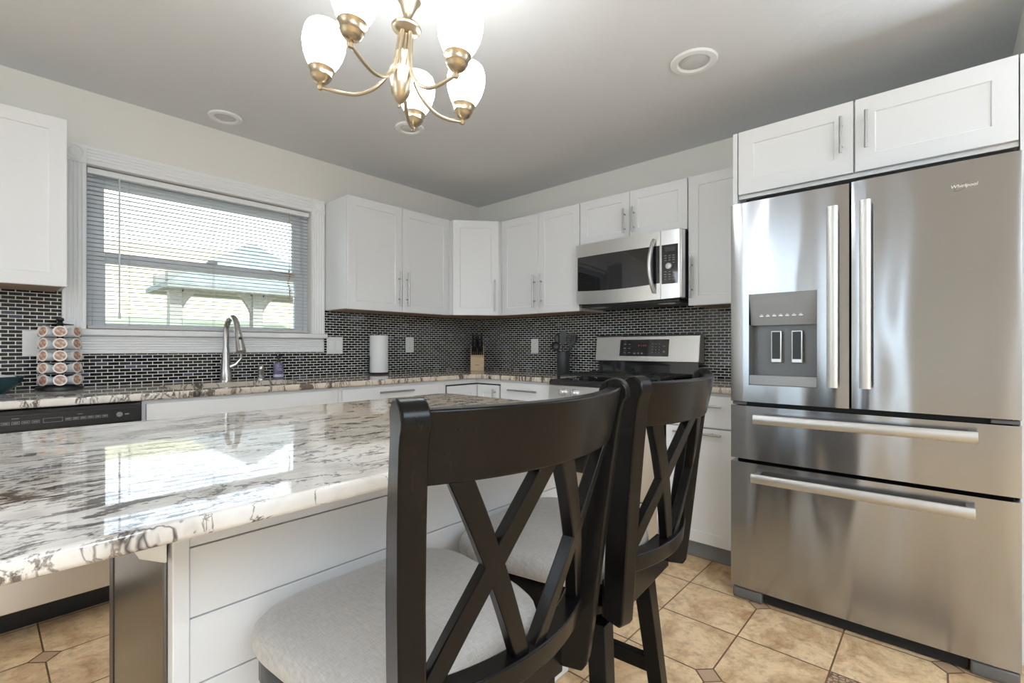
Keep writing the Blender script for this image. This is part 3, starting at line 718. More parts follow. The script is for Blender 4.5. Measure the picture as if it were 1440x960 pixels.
# sink
g = G(); w = 0.012
g.box(SX0 - w, SX1 + w, SY0 - w, SY1 + w, 0.70, 0.708)
g.box(SX0 - w, SX0 - 0.002, SY0 - w, SY1 + w, 0.708, 0.8925); g.box(SX1 + 0.002, SX1 + w, SY0 - w, SY1 + w, 0.708, 0.8925)
g.box(SX0 - 0.002, SX1 + 0.002, SY0 - w, SY0 - 0.002, 0.708, 0.8925); g.box(SX0 - 0.002, SX1 + 0.002, SY1 + 0.002, SY1 + w, 0.708, 0.8925)
sk = thing('sink', (0.955, 2.9, 0.70), 'undermount steel sink set in the granite below the window', 'sink')
g.build('basin', M['steel_light'], sk, smooth=0)
G().lathe([(0.045, 0), (0.045, 0.003), (0.03, 0.002)], (0.955, 2.9, 0.708), (0, 0, 1), 20).build('drain', M['chrome'], sk)

# ------------------------------------------------------------------ island
IZ = ZC
IX0, IX1, IY0, IY1 = -0.40, 1.396, 0.668, 1.655
g = G(); rr = 0.045; poly = [(IX0, IY0)]
for cx, cy, a0 in ((IX1 - rr, IY0 + rr, -PI / 2), (IX1 - 0.07, IY1 - 0.07, 0)):
    rad = rr if cy < 1 else 0.07
    for k in range(7): t = a0 + k / 6 * PI / 2; poly.append((cx + rad * math.cos(t), cy + rad * math.sin(t)))
poly += [(IX0, IY1)]
rounded_slab(g, poly, IZ - 0.0265, IZ, 0.008)
tag(g.build('island_countertop', M['granite'], None, smooth=50, flat_top=True), 'big polished granite slab on top of the kitchen island', 'countertop', 'granite counters')
isl = thing('kitchen_island', (0.8, 1.25, 0), 'white boarded kitchen island base beneath the big granite slab', 'island')
BX0, BX1, BY0, BY1 = 0.221, 1.378, 0.974, 1.56
g = G(); g.box(BX0 + 0.012, BX1 - 0.004, BY0 + 0.014, BY1, 0.0, IZ - 0.027)
g.build('carcass', M['cabinet'], isl, smooth=0)
g = G(); zb = 0.786; ed = [IZ - 0.027, 0.779, 0.655, 0.536, 0.413, 0.290, 0.167, 0.09, 0.0]
for a, b in zip(ed[:-1], ed[1:]): g.box(BX0 + 0.026, BX1 - 0.0, BY0 + 0.002, BY0 + 0.0135, b + 0.0028, a)
g.build('plank_cladding', M['cabinet'], isl, bevel=0.0012, smooth=0)
G().box(BX0, BX0 + 0.0255, BY0 - 0.002, BY0 + 0.03, 0, IZ - 0.027).build('corner_post', M['cabinet'], isl, bevel=0.002)
g = G(); g.box(BX0 - 0.006, BX0 + 0.0115, BY0 + 0.031, 1.452, 0.0, IZ - 0.027)
ep = g.build('end_panel', M['steel_dark'], isl, bevel=0.003)
G().box(BX0 - 0.008, BX0 + 0.0115, 1.453, 1.502, 0.0, IZ - 0.027).build('edge_strip', M['black'], isl, bevel=0.003)
g = G(); g.prism([(BX0 - 0.0065, 0.977, 0.763), (0.186, 1.032, 0.763), (0.180, 1.11, 0.775), (BX0 - 0.0065, 1.11, 0.775)], (0, 0, IZ - 0.027 - 0.775))
g.build('bracket', M['plate'], isl, bevel=0.003)

# ------------------------------------------------------------------ refrigerator
fr_ = thing('refrigerator', (2.7, 0.27, 0), 'large stainless French-door refrigerator with water dispenser and two drawers', 'refrigerator')
FX = 2.278; FY0, FY1 = -0.187, 0.721
box('case', (FX + 0.075, XW - 0.06, FY0 + 0.01, FY1 - 0.008, 0.035, 1.755), M['gap'], fr_, bevel=0.004)
def front(name, y0, y1, z0, z1, hole=None, bulge=0.002, mat_=None):
    """gently bowed steel front between y0..y1, z0..z1 with an optional rectangular hole"""
    g = G(); ny = 16; nz = 2
    ys = [y0 + (y1 - y0) * k / ny for k in range(ny + 1)]; zs = [z0, z1]
    if hole: ys = sorted(ys + [hole[0], hole[1]]); zs = [z0, hole[2], hole[3], z1]
    def px(y):
        t = (y - y0) / (y1 - y0) * 2 - 1
        return FX + bulge * t * t + 0.004 * max(0, abs(t) - 0.975) / 0.025
    n, mz = len(ys), len(zs)
    vs = [(px(y), y, z) for z in zs for y in ys]; fs = []
    for j in range(mz - 1):
        for i in range(n - 1):
            if hole and j == 1 and ys[i] >= hole[0] - 1e-6 and ys[i + 1] <= hole[1] + 1e-6: continue
            a = j * n + i; fs.append((a, a + 1, a + n + 1, a + n))
    g.add(vs, fs); XB_ = FX + 0.07
    for zz in (z0, z1):
        g.add([(px(y), y, zz) for y in ys] + [(XB_, y, zz) for y in ys], [(i, i + 1, n + i + 1, n + i) for i in range(n - 1)])
    for yy in (y0, y1): g.add([(px(yy), yy, z0), (px(yy), yy, z1), (XB_, yy, z1), (XB_, yy, z0)], [(0, 1, 2, 3)])
    if not hole: g.add([(XB_, y0, z0), (XB_, y1, z0), (XB_, y1, z1), (XB_, y0, z1)], [(0, 1, 2, 3)])
    return g.build(name, mat_ or M['steel'], fr_, smooth=30)
def flat_pull(parent, a, b, wdir, wid=0.036, out=0.056, n=V(-1, 0, 0)):
    """flat bar handle from a to b (on the door face), width along wdir"""
    a, b, wdir = Vector(a), Vector(b), Vector(wdir).normalized(); d = (b - a).normalized(); g = G()
    prof = [(-wid / 2, 0), (-wid / 2, 0.010), (-wid * 0.36, 0.0145), (0, 0.0165), (wid * 0.36, 0.0145), (wid / 2, 0.010), (wid / 2, 0)]
    g.prism([a + wdir * p + n * (out - 0.0165 + q) for p, q in prof], b - a)
    for e_, s in ((a, 1), (b, -1)):
        q = e_ + d * s * 0.012
        g.frame(q - wdir * wid * 0.33 - d * 0.01, wdir * wid * 0.66, d * 0.022, n * (out - 0.015))
    return g.build('handle', M['handle'], parent, smooth=40)
HY0, HY1, HZ0, HZ1 = 0.386, 0.644, 0.963, 1.361
dl = front('door', 0.2795, FY1, 0.888, 1.770, (HY0, HY1, HZ0, HZ1))
flat_pull(dl, (FX + 0.004, 0.328, 0.970), (FX + 0.004, 0.328, 1.680), (0, 1, 0), 0.037)
dr = front('door', FY0, 0.2715, 0.890, 1.773)
flat_pull(dr, (FX + 0.004, 0.224, 0.972), (FX + 0.004, 0.224, 1.684), (0, 1, 0), 0.036)
d1 = front('drawer', FY0, FY1, 0.634, 0.869, bulge=0.003)
flat_pull(d1, (FX, 0.614, 0.8185), (FX, -0.082, 0.8265), (0, 0, 1), 0.038)
d2 = front('freezer_drawer', FY0, FY1, 0.060, 0.618, bulge=0.003)
flat_pull(d2, (FX, 0.622, 0.5640), (FX, -0.076, 0.5700), (0, 0, 1), 0.038)
# dispenser
g = G(); xr = FX + 0.068
g.prism([(FX + 0.003, HY0, HZ1), (xr, HY0, HZ1), (xr, HY0, 1.225), (FX + 0.032, HY0, 1.225)], (0, HY1 - HY0, 0))
dp = g.build('dispenser', M['dispenser'], dl, smooth=30)
g = G()
g.box(xr, xr + 0.006, HY0, HY1, HZ0, 1.226); g.box(FX + 0.004, xr, HY0, HY0 + 0.002, HZ0 + 0.03, 1.226); g.box(FX + 0.004, xr, HY1 - 0.002, HY1, HZ0 + 0.03, 1.226)
g.build('recess', M['recess'], dl, smooth=0)
g = G(); g.prism([(FX + 0.002, HY0, HZ0), (xr, HY0, HZ0), (xr, HY0, HZ0 + 0.034), (FX + 0.002, HY0, HZ0 + 0.044)], (0, HY1 - HY0, 0)); g.build('drip_tray', M['dispenser'], dl, bevel=0.003)
for ya in (0.545, 0.466):
    lv = G().box(FX + 0.040, FX + 0.052, ya - 0.021, ya + 0.021, 1.062, 1.200).build('paddle', M['silver'], dl, bevel=0.003)
    G().box(FX + 0.0385, FX + 0.0405, ya - 0.016, ya + 0.016, 1.078, 1.195).build('paddle_pad', M['black'], lv, smooth=0)
    G().box(FX + 0.052, xr, ya - 0.012, ya + 0.012, 1.15, 1.19).build('paddle_arm', M['charcoal'], lv, smooth=0)
g = G()
for k in range(7):
    y = HY1 - 0.045 - k * 0.025; zz = 1.262
    g.box(FX + 0.0205, FX + 0.027, y - 0.008, y + 0.006, zz, zz + 0.004); g.box(FX + 0.0205, FX + 0.027, y - 0.005, y + 0.003, zz + 0.007, zz + 0.009)
g.build('button_marks', M['silver'], dp, smooth=0)
def lettering(txt, size, depth, name, material, parent, origin, xdir, zdir=V(0, 0, 1), shear=0.0):
    cu = bpy.data.curves.new(name, 'FONT'); cu.body = txt; cu.size = size; cu.extrude = depth; cu.shear = shear; cu.resolution_u = 3
    to = bpy.data.objects.new(name, cu); COL.objects.link(to); bpy.context.view_layer.update()
    me = bpy.data.meshes.new_from_object(to.evaluated_get(bpy.context.evaluated_depsgraph_get())); bpy.data.objects.remove(to)
    g = G(); o, xd, zd = Vector(origin), Vector(xdir), Vector(zdir); nd_ = xd.cross(zd)
    g.add([o + xd * v.co.x + zd * v.co.y + nd_ * v.co.z for v in me.vertices], [tuple(p.vertices) for p in me.polygons])
    bpy.data.meshes.remove(me)
    return g.build(name, material, parent, smooth=0)
lg = lettering('Whirlpool', 0.0165, 0.0012, 'logo', M['plate'], dr, (FX + 0.0012, -0.014, 1.682), (0, -1, 0), shear=0.15)
g = G(); pts = []
for k in range(26):
    t = 0.5 + k / 25 * 5.2; q1, q2 = 0.030 * math.cos(t), 0.0075 * math.sin(t); pts.append((FX + 0.0008, -0.050 - (q1 * 0.87 - q2 * 0.5), 1.6875 + q1 * 0.5 + q2 * 0.87))
g.tube(pts, [0.0003 + 0.0007 * math.sin(PI * k / 25) for k in range(26)], 6); g.build('logo_swoosh', M['steel_dark'], dr)
for y in (0.655, -0.125):
    g = G(); g.prism([(FX + 0.02, y - 0.06, 0.0), (FX + 0.10, y - 0.06, 0.0), (FX + 0.10, y - 0.06, 0.052), (FX + 0.012, y - 0.06, 0.052), (FX + 0.010, y - 0.06, 0.02)], (0, 0.12, 0))
    g.build('foot', M['grey_plastic'], fr_, bevel=0.006)
box('base_grille_shade', (FX + 0.035, FX + 0.075, FY0 + 0.128, FY1 - 0.13, 0.006, 0.058), M['gap'], fr_, smooth=0)  # black grille set forward to stand for the shadow under the refrigerator
box('shadow_gap_filler', (XF_ + 0.024, XW - 0.10, FY0 + 0.002, FY1 - 0.002, 1.7555, 1.8445), M['gap'], fr_, smooth=0)  # black filler painting the shade in the gap above the case
for y0, y1 in ((-0.185, -0.115), (0.66, 0.718)): G().box(FX + 0.02, FX + 0.074, y0, y1, 0.8715, 0.885).build('hinge', M['grey_plastic'], fr_, bevel=0.002)
G().box(FX + 0.03, FX + 0.075, FY0 + 0.02, FY1 - 0.02, 0.870, 0.887).build('door_gasket', M['gap'], fr_, smooth=0)

# ------------------------------------------------------------------ range
rg = thing('gas_range', (2.8, 1.54, 0), 'stainless gas range with black burner grates and upright control panel', 'range')
RY0, RY1 = 1.158, 1.918; RX = 2.49
box('oven_body', (RX + 0.03, XW - 0.03, RY0 + 0.003, RY1 - 0.003, 0.06, 0.885), M['charcoal'], rg, smooth=0)
g = G(); g.prism([(RX + 0.005, RY0, 0.885), (RX + 0.002, RY0, 0.905), (RX + 0.015, RY0, 0.921), (XW - 0.08, RY0, 0.921), (XW - 0.08, RY0, 0.885)], (0, RY1 - RY0, 0)); g.build('cooktop', M['gloss_black'], rg, bevel=0.002)
fp = G().prism([(RX + 0.03, RY0, 0.795), (RX - 0.008, RY0, 0.795), (RX + 0.004, RY0, 0.884), (RX + 0.03, RY0, 0.884)], (0, RY1 - RY0, 0)).build('knob_panel', M['steel_light'], rg, bevel=0.002)
for y in (1.800, 1.712, 1.538, 1.364, 1.276):
    kn = G().lathe([(0.026, 0), (0.026, 0.006), (0.021, 0.010), (0.019, 0.034), (0.015, 0.038), (0.0, 0.038)], (RX - 0.002, y, 0.842), (-1, 0, 0.13), 24, False).build('knob', M['silver'], rg)
    G().frame((RX - 0.047, y - 0.0045, 0.828), (0.012, 0, 0), (0, 0.009, 0), (0.004, 0, 0.038)).build('knob_grip', M['nickel'], kn, bevel=0.002)
od = box('oven_door', (RX - 0.02, RX + 0.028, RY0 + 0.003, RY1 - 0.003, 0.265, 0.785), M['steel_light'], rg, bevel=0.004)
box('oven_window', (RX - 0.023, RX - 0.019, RY0 + 0.10, RY1 - 0.10, 0.36, 0.655), M['gloss_black'], od, smooth=0)
g = G(); g.cyl((RX - 0.07, RY0 + 0.05, 0.735), (RX - 0.07, RY1 - 0.05, 0.735), 0.0125)
for y in (RY0 + 0.09, RY1 - 0.09): g.cyl((RX - 0.07, y, 0.735), (RX - 0.018, y, 0.735), 0.009)
g.build('handle', M['handle'], od)
box('warming_drawer', (RX - 0.015, RX + 0.028, RY0 + 0.003, RY1 - 0.003, 0.065, 0.255), M['steel_light'], rg, bevel=0.004)
box('toe_base', (RX + 0.06, XW - 0.05, RY0 + 0.02, RY1 - 0.02, 0.0, 0.06), M['black'], rg, smooth=0)
# upright back: black lower riser and steel display housing
G().prism([(XW - 0.085, RY0 + 0.01, 0.90), (XW - 0.02, RY0 + 0.01, 0.90), (XW - 0.02, RY0 + 0.01, 1.035), (XW - 0.075, RY0 + 0.01, 1.035)], (0, RY1 - RY0 - 0.02, 0)).build('back_riser', M['gloss_black'], rg, bevel=0.003)
bx = XW - 0.108
hb = G().prism([(bx, RY0 - 0.002, 1.030), (XW - 0.012, RY0 - 0.002, 1.022), (XW - 0.012, RY0 - 0.002, 1.210), (bx + 0.034, RY0 - 0.002, 1.212), (bx + 0.026, RY0 - 0.002, 1.204)], (0, RY1 - RY0 + 0.004, 0)).build('back_panel', M['steel_light'], rg, bevel=0.004)
def bkx(z): return bx + 0.026 * (z - 1.030) / 0.174
dpn = G().prism([(bkx(1.066) - 0.002, 1.360, 1.066), (bkx(1.181) - 0.002, 1.360, 1.181), (bkx(1.181) + 0.001, 1.360, 1.181), (bkx(1.066) + 0.001, 1.360, 1.066)], (0, 0.362, 0)).build('display_panel', M['gloss_black'], hb, bevel=0.001)
g = G()
def dot(y, z, w=0.012, h=0.004, gg=None): (gg or g).box(bkx(z) - 0.0028, bkx(z) - 0.0015, y - w / 2, y + w / 2, z - h / 2, z + h / 2)
for yy in (1.682, 1.648):
    for zz in (1.148, 1.120, 1.090): dot(yy, zz, 0.015)
for yy in (1.606, 1.578, 1.550): dot(yy, 1.086, 0.013, 0.008)
for yy in (1.474, 1.450, 1.426):
    for zz in (1.150, 1.130, 1.110, 1.092): dot(yy, zz, 0.006, 0.005)
dot(1.392, 1.135, 0.018, 0.004); dot(1.392, 1.098, 0.014, 0.010)
g.build('touch_keys', M['mark'], dpn, smooth=0)
g = G()
for yy in (1.575, 1.558, 1.540, 1.524): dot(yy, 1.139, 0.010, 0.016, g)
g.build('clock_digits', M['red'], dpn, smooth=0)
# burners and grates
for k, (x, y) in enumerate(((2.68, 1.33), (2.68, 1.75), (2.94, 1.33), (2.94, 1.75), (2.81, 1.54))):
    G().lathe([(0.050, 0), (0.050, 0.012), (0.036, 0.013), (0.036, 0.022), (0.0, 0.024)], (x, y, 0.9205), (0, 0, 1), 24, False).build('burner', M['iron'], rg)
for y0, y1 in ((RY0 + 0.03, 1.405), (1.415, 1.665), (1.675, RY1 - 0.03)):
    g = G(); z0, z1 = 0.944, 0.956; x0, x1 = 2.555, 3.05
    for x in (x0, 2.80, x1): g.box(x - 0.006, x + 0.006, y0, y1, z0, z1)
    for y in (y0, (y0 + y1) / 2, y1): g.box(x0, x1, y - 0.006, y + 0.006, z0, z1)
    for x in (x0, x1):
        for y in (y0, y1): g.box(x - 0.008, x + 0.008, y - 0.008, y + 0.008, 0.9205, z1)
    for x in (2.68, 2.93): g.box(x - 0.005, x + 0.005, y0, y1, z0, z1 + 0.003)
    g.build('grate', M['iron'], rg, bevel=0.002)

# ------------------------------------------------------------------ microwave
mw = thing('microwave', (2.95, 1.51, 1.42), 'stainless over-the-range microwave with dark door glass and round dial', 'microwave')
MX = XW - 0.40; MY0, MY1, MZ0, MZ1 = 1.143, 1.895, 1.420, 1.828
box('case', (MX + 0.035, XW - 0.009, MY0 + 0.004, MY1 - 0.004, MZ0 - 0.002, MZ1 - 0.002), M['charcoal'], mw, bevel=0.002)
def mcurve(y): t = (y - MY0) / (MY1 - MY0) * 2 - 1; return MX + 0.016 * t * t - 0.004
def curved_plate(g, y0, y1, zlo, zhi, back, lift=0.0, n=14):
    ys = [y0 + (y1 - y0) * k / n for k in range(n + 1)]
    zl = zlo if callable(zlo) else (lambda y: zlo); zh = zhi if callable(zhi) else (lambda y: zhi)
    f0 = [(mcurve(y) - lift, y, zl(y)) for y in ys]; f1 = [(mcurve(y) - lift, y, zh(y)) for y in ys]
    b0 = [(mcurve(y) + back, y, zl(y)) for y in ys]; b1 = [(mcurve(y) + back, y, zh(y)) for y in ys]
    m_ = n + 1; fs = []
    for i in range(n): fs += [(i, i + 1, m_ + i + 1, m_ + i), (2 * m_ + i, 3 * m_ + i, 3 * m_ + i + 1, 2 * m_ + i + 1), (m_ + i, m_ + i + 1, 3 * m_ + i + 1, 3 * m_ + i), (i, 2 * m_ + i, 2 * m_ + i + 1, i + 1)]
    fs += [(0, m_, 3 * m_, 2 * m_), (n, 2 * m_ + n, 3 * m_ + n, m_ + n)]
    return g.add(f0 + f1 + b0 + b1, fs)
YSP = 1.277
mz0 = lambda y: MZ0 + 0.004 - 0.010 * (1 - ((y - MY0) / (MY1 - MY0) * 2 - 1) ** 2)
md = curved_plate(G(), YSP + 0.0015, MY1, mz0, MZ1, 0.03).build('door', M['steel_light'], mw, smooth=40)
win_lo = lambda y: 1.514 - 0.012 * (1 - ((y - 1.3) / (MY1 - 1.3) * 2 - 1) ** 2)
curved_plate(G(), 1.283, 1.882, win_lo, 1.742, 0.004, 0.0015).build('door_glass', M['gloss_black'], md, smooth=40)
g = G(); pts = [(mcurve(1.312) - 0.006 - 0.040 * math.sin(PI * k / 14) ** 0.7, 1.316 + 0.012 * math.sin(PI * k / 14), 1.462 + (1.780 - 1.462) * k / 14) for k in range(15)]
g.tube(pts, 0.0125, 12); g.build('handle', M['handle'], md)
cpn = curved_plate(G(), MY0 + 0.018, YSP - 0.0015, mz0, MZ1, 0.03).build('control_side', M['steel_light'], mw, smooth=40)
kp = curved_plate(G(), 1.172, 1.270, 1.508, 1.742, 0.004, 0.0015).build('keypad', M['gloss_black'], cpn, smooth=40)
G().box(MX - 0.002, MX + 0.05, MY0, MY0 + 0.017, MZ0, MZ1).build('side_trim', M['steel_light'], mw, bevel=0.006)
g = G()
def key(y, z, w, h): g.box(mcurve(y) - 0.0024, mcurve(y) - 0.001, y - w / 2, y + w / 2, z - h / 2, z + h / 2)
for zz in (1.676, 1.662, 1.648):
    for yy in (1.247, 1.222, 1.198): key(yy, zz, 0.014, 0.005)
for zz in (1.580, 1.564, 1.550, 1.534):
    for yy in (1.247, 1.222, 1.198): key(yy, zz, 0.012, 0.005)
key(1.198, 1.632, 0.012, 0.004)
g.build('key_marks', M['mark'], kp, smooth=0)
curved_plate(G(), 1.190, 1.250, 1.700, 1.728, 0.003, 0.002).build('display', M['charcoal'], kp, smooth=0)
G().lathe([(0.020, 0), (0.020, 0.010), (0.017, 0.014), (0.0, 0.015)], (mcurve(1.224) - 0.001, 1.224, 1.612), (-1, 0, 0), 28, False).build('dial', M['silver'], kp)
g = G(); g.box(MX + 0.03, XW - 0.06, MY0 + 0.03, MY1 - 0.03, MZ0 - 0.022, MZ0 - 0.002); vb = g.build('vent_base', M['black'], mw, bevel=0.004)
g = G()
for y in (1.27, 1.76): g.box(MX + 0.07, MX + 0.13, y - 0.055, y + 0.055, MZ0 - 0.025, MZ0 - 0.0215)
g.build('lamp_lens', M['silver'], vb, smooth=0)

# ------------------------------------------------------------------ faucet, air gap, soap
fa = thing('faucet', (0.985, 3.165, ZC), 'tall arched steel pull-down faucet behind the sink', 'faucet')
fx_, fy_ = 0.985, 3.165
G().lathe([(0.034, 0), (0.034, 0.006), (0.0315, 0.010), (0.027, 0.09), (0.0215, 0.15), (0.0180, 0.19), (0.0172, 0.20)], (fx_, fy_, ZC), (0, 0, 1), 24).build('body', M['chrome'], fa)
pts = [(fx_, fy_, ZC + 0.195), (fx_, fy_, ZC + 0.25)]
for k in range(1, 15):
    t = PI - k / 14 * (PI * 0.93); pts.append((fx_ + 0.008 * k / 14, fy_ - 0.082 - 0.082 * math.cos(t), ZC + 0.29 + 0.086 * math.sin(t)))
G().tube(pts, 0.0160, 14).build('spout', M['chrome'], fa)
e_ = Vector(pts[-1]); dn = (Vector(pts[-1]) - Vector(pts[-2])).normalized()
sp = G().lathe([(0.0165, -0.004), (0.0180, 0.0), (0.0195, 0.04), (0.0255, 0.125), (0.0265, 0.138), (0.024, 0.142), (0.0, 0.142)], e_, dn, 20, False).build('spray_head', M['chrome'], fa)
G().lathe([(0.009, 0), (0.009, 0.004), (0.0, 0.005)], e_ + dn * 0.06 + V(0, -0.0195, -0.0), (0.1, -1, 0.1), 16, False).build('spray_button', M['black'], sp)
G().tube([(fx_ + 0.012, fy_ - 0.01, ZC + 0.085), (fx_ + 0.045, fy_ - 0.02, ZC + 0.10), (fx_ + 0.072, fy_ - 0.03, ZC + 0.135), (fx_ + 0.072, fy_ - 0.03, ZC + 0.175), (fx_ + 0.052, fy_ - 0.03, ZC + 0.212)], [0.0135, 0.0115, 0.009, 0.0075, 0.006], 10).build('lever', M['chrome'], fa)
ag = G().lathe([(0.024, 0), (0.024, 0.012), (0.0175, 0.020), (0.0170, 0.055), (0.0190, 0.060), (0.0190, 0.074), (0.015, 0.084), (0.0, 0.086)], (1.185, 3.175, ZC), (0, 0, 1), 20, False).build('air_gap_cap', M['chrome'], None)
tag(ag, 'small steel air gap cylinder between faucet and soap bottle', 'sink fitting')
sb = thing('soap_bottle', (1.295, 3.185, ZC), 'lavender hand soap bottle with a black pump on the counter', 'bottle')
def oval(cx, cy, a, b, z, n=28): return [(cx + a * math.cos(2 * PI * k / n), cy + b * math.sin(2 * PI * k / n), z) for k in range(n)]
pr = [(0.028, 0.020, 0), (0.031, 0.023, 0.006), (0.031, 0.023, 0.088), (0.027, 0.020, 0.098), (0.012, 0.012, 0.106), (0.011, 0.011, 0.110)]
G().loft([oval(1.295, 3.185, a, b, ZC + z) for a, b, z in pr]).build('bottle', M['soap'], sb)
g = G(); g.loft([oval(1.295, 3.185, 0.0315, 0.0235, ZC + z) for z in (0.012, 0.028)], False); g.build('label_band', M['soap_label'], sb)
g = G()
for zz, hw in ((0.078, 0.010), (0.066, 0.007), (0.060, 0.012), (0.054, 0.012)): g.box(1.295 - hw, 1.295 + hw, 3.185 - 0.0242, 3.185 - 0.0215, ZC + zz, ZC + zz + 0.0022)
g.build('label_lines', M['soap_label'], sb, smooth=0)
g = G(); g.lathe([(0.013, 0.108), (0.013, 0.122), (0.006, 0.124), (0.005, 0.138), (0.013, 0.139), (0.013, 0.147), (0.0, 0.148)], (1.295, 3.185, ZC), (0, 0, 1), 16, False); g.tube([(1.295, 3.185, ZC + 0.143), (1.30, 3.150, ZC + 0.141)], 0.0045, 8); g.build('pump', M['black'], sb)

# ------------------------------------------------------------------ paper towel roll on its stand
pt = thing('paper_towel_holder', (2.02, 3.165, ZC), 'black paper towel stand holding a white roll on the counter', 'paper towel holder')
px_, py_ = 2.02, 3.165
G().lathe([(0.075, 0), (0.077, 0.004), (0.074, 0.010), (0.02, 0.012), (0.0, 0.012)], (px_, py_, ZC), (0, 0, 1), 32, False).build('base', M['black'], pt)
G().lathe([(0.006, 0.012), (0.006, 0.306), (0.009, 0.31), (0.009, 0.315), (0, 0.318)], (px_, py_, ZC), (0, 0, 1), 14, False).build('rod', M['black'], pt)
G().tube([(px_ - 0.085, py_, ZC + 0.006), (px_ - 0.088, py_, ZC + 0.03), (px_ - 0.082, py_, ZC + 0.10), (px_ - 0.080, py_, ZC + 0.13)], 0.004, 8).build('tension_arm', M['black'], pt)
tr_ = tag(G().lathe([(0.019, 0.014), (0.066, 0.014), (0.067, 0.018), (0.067, 0.286), (0.066, 0.290), (0.019, 0.290), (0.019, 0.014)], (px_, py_, ZC), (0, 0, 1), 36, False).build('paper_towel_roll', M['paper'], None), 'white paper towel roll standing on its black stand', 'paper towel')

# ------------------------------------------------------------------ knife block and knives
kb = thing('knife_block', (2.905, 3.02, ZC), 'pale wood knife block in the counter corner', 'knife block')
ang = math.atan2(3.02, 2.905)            # faces the room
bu = V(math.sin(ang), -math.cos(ang), 0); bf = V(-math.cos(ang), -math.sin(ang), 0); bc = V(2.905, 3.02, ZC)
def BP(a, f, z): return bc + bu * a + bf * f + V(0, 0, z)
G().prism([BP(-0.058, 0.075, 0), BP(-0.058, -0.06, 0), BP(-0.058, -0.07, 0.205), BP(-0.058, -0.035, 0.215), BP(-0.058, 0.062, 0.115)], bu * 0.116).build('block', M['beech'], kb, bevel=0.004)
G().frame(BP(-0.020, 0.0690, 0.046), bu * 0.040, V(0, 0, 0.007), bf * 0.0012).build('block_mark', M['wood_raw'], kb, smooth=0)
kd = (bf * 0.42 + V(0, 0, 1)).normalized(); k_i = 0
rows = [(-0.018, 0.196, 0.13, (-0.036, 0.0, 0.036), 0.0125), (0.012, 0.166, 0.115, (-0.04, -0.014, 0.013, 0.04), 0.011), (0.042, 0.135, 0.085, (-0.044, -0.0265, -0.009, 0.009, 0.0265, 0.044), 0.0075)]
rown = ('tall back', 'middle', 'short front'); side = {3: ('left', 'centre', 'right'), 4: ('leftmost', 'inner left', 'inner right', 'rightmost'), 6: ('leftmost', 'second from left', 'third from left', 'third from right', 'second from right', 'rightmost')}
for rI, (f, z, ln, As, hw) in enumerate(rows):
    for aI, a in enumerate(As):
        p0 = BP(a, f, z - 0.004); kn = thing('kitchen_knife', p0, 'black-handled knife in the wood block, %s row, %s' % (rown[rI], side[len(As)][aI]), 'knife', 'knives in the block')
        nrm = bu.cross(kd).normalized()
        ring = lambda t, w, d: [p0 + kd * t + bu * (w * x) + nrm * (d * y) for x, y in ((-1, -0.6), (-0.6, -1), (0.6, -1), (1, -0.6), (1, 0.6), (0.6, 1), (-0.6, 1), (-1, 0.6))]
        G().loft([ring(0.006, hw * 0.72, hw * 0.9), ring(ln * 0.2, hw * 0.8, hw * 1.15), ring(ln * 0.55, hw * 0.72, hw), ring(ln * 0.85, hw * 0.85, hw * 1.2), ring(ln, hw * 0.6, hw * 0.9)]).build('handle', M['black'], kn)
        G().frame(p0 - bu * 0.0012 - nrm * hw * 0.8 - kd * 0.02, bu * 0.0024, nrm * hw * 1.6, kd * 0.027).build('blade', M['silver'], kn, smooth=0)

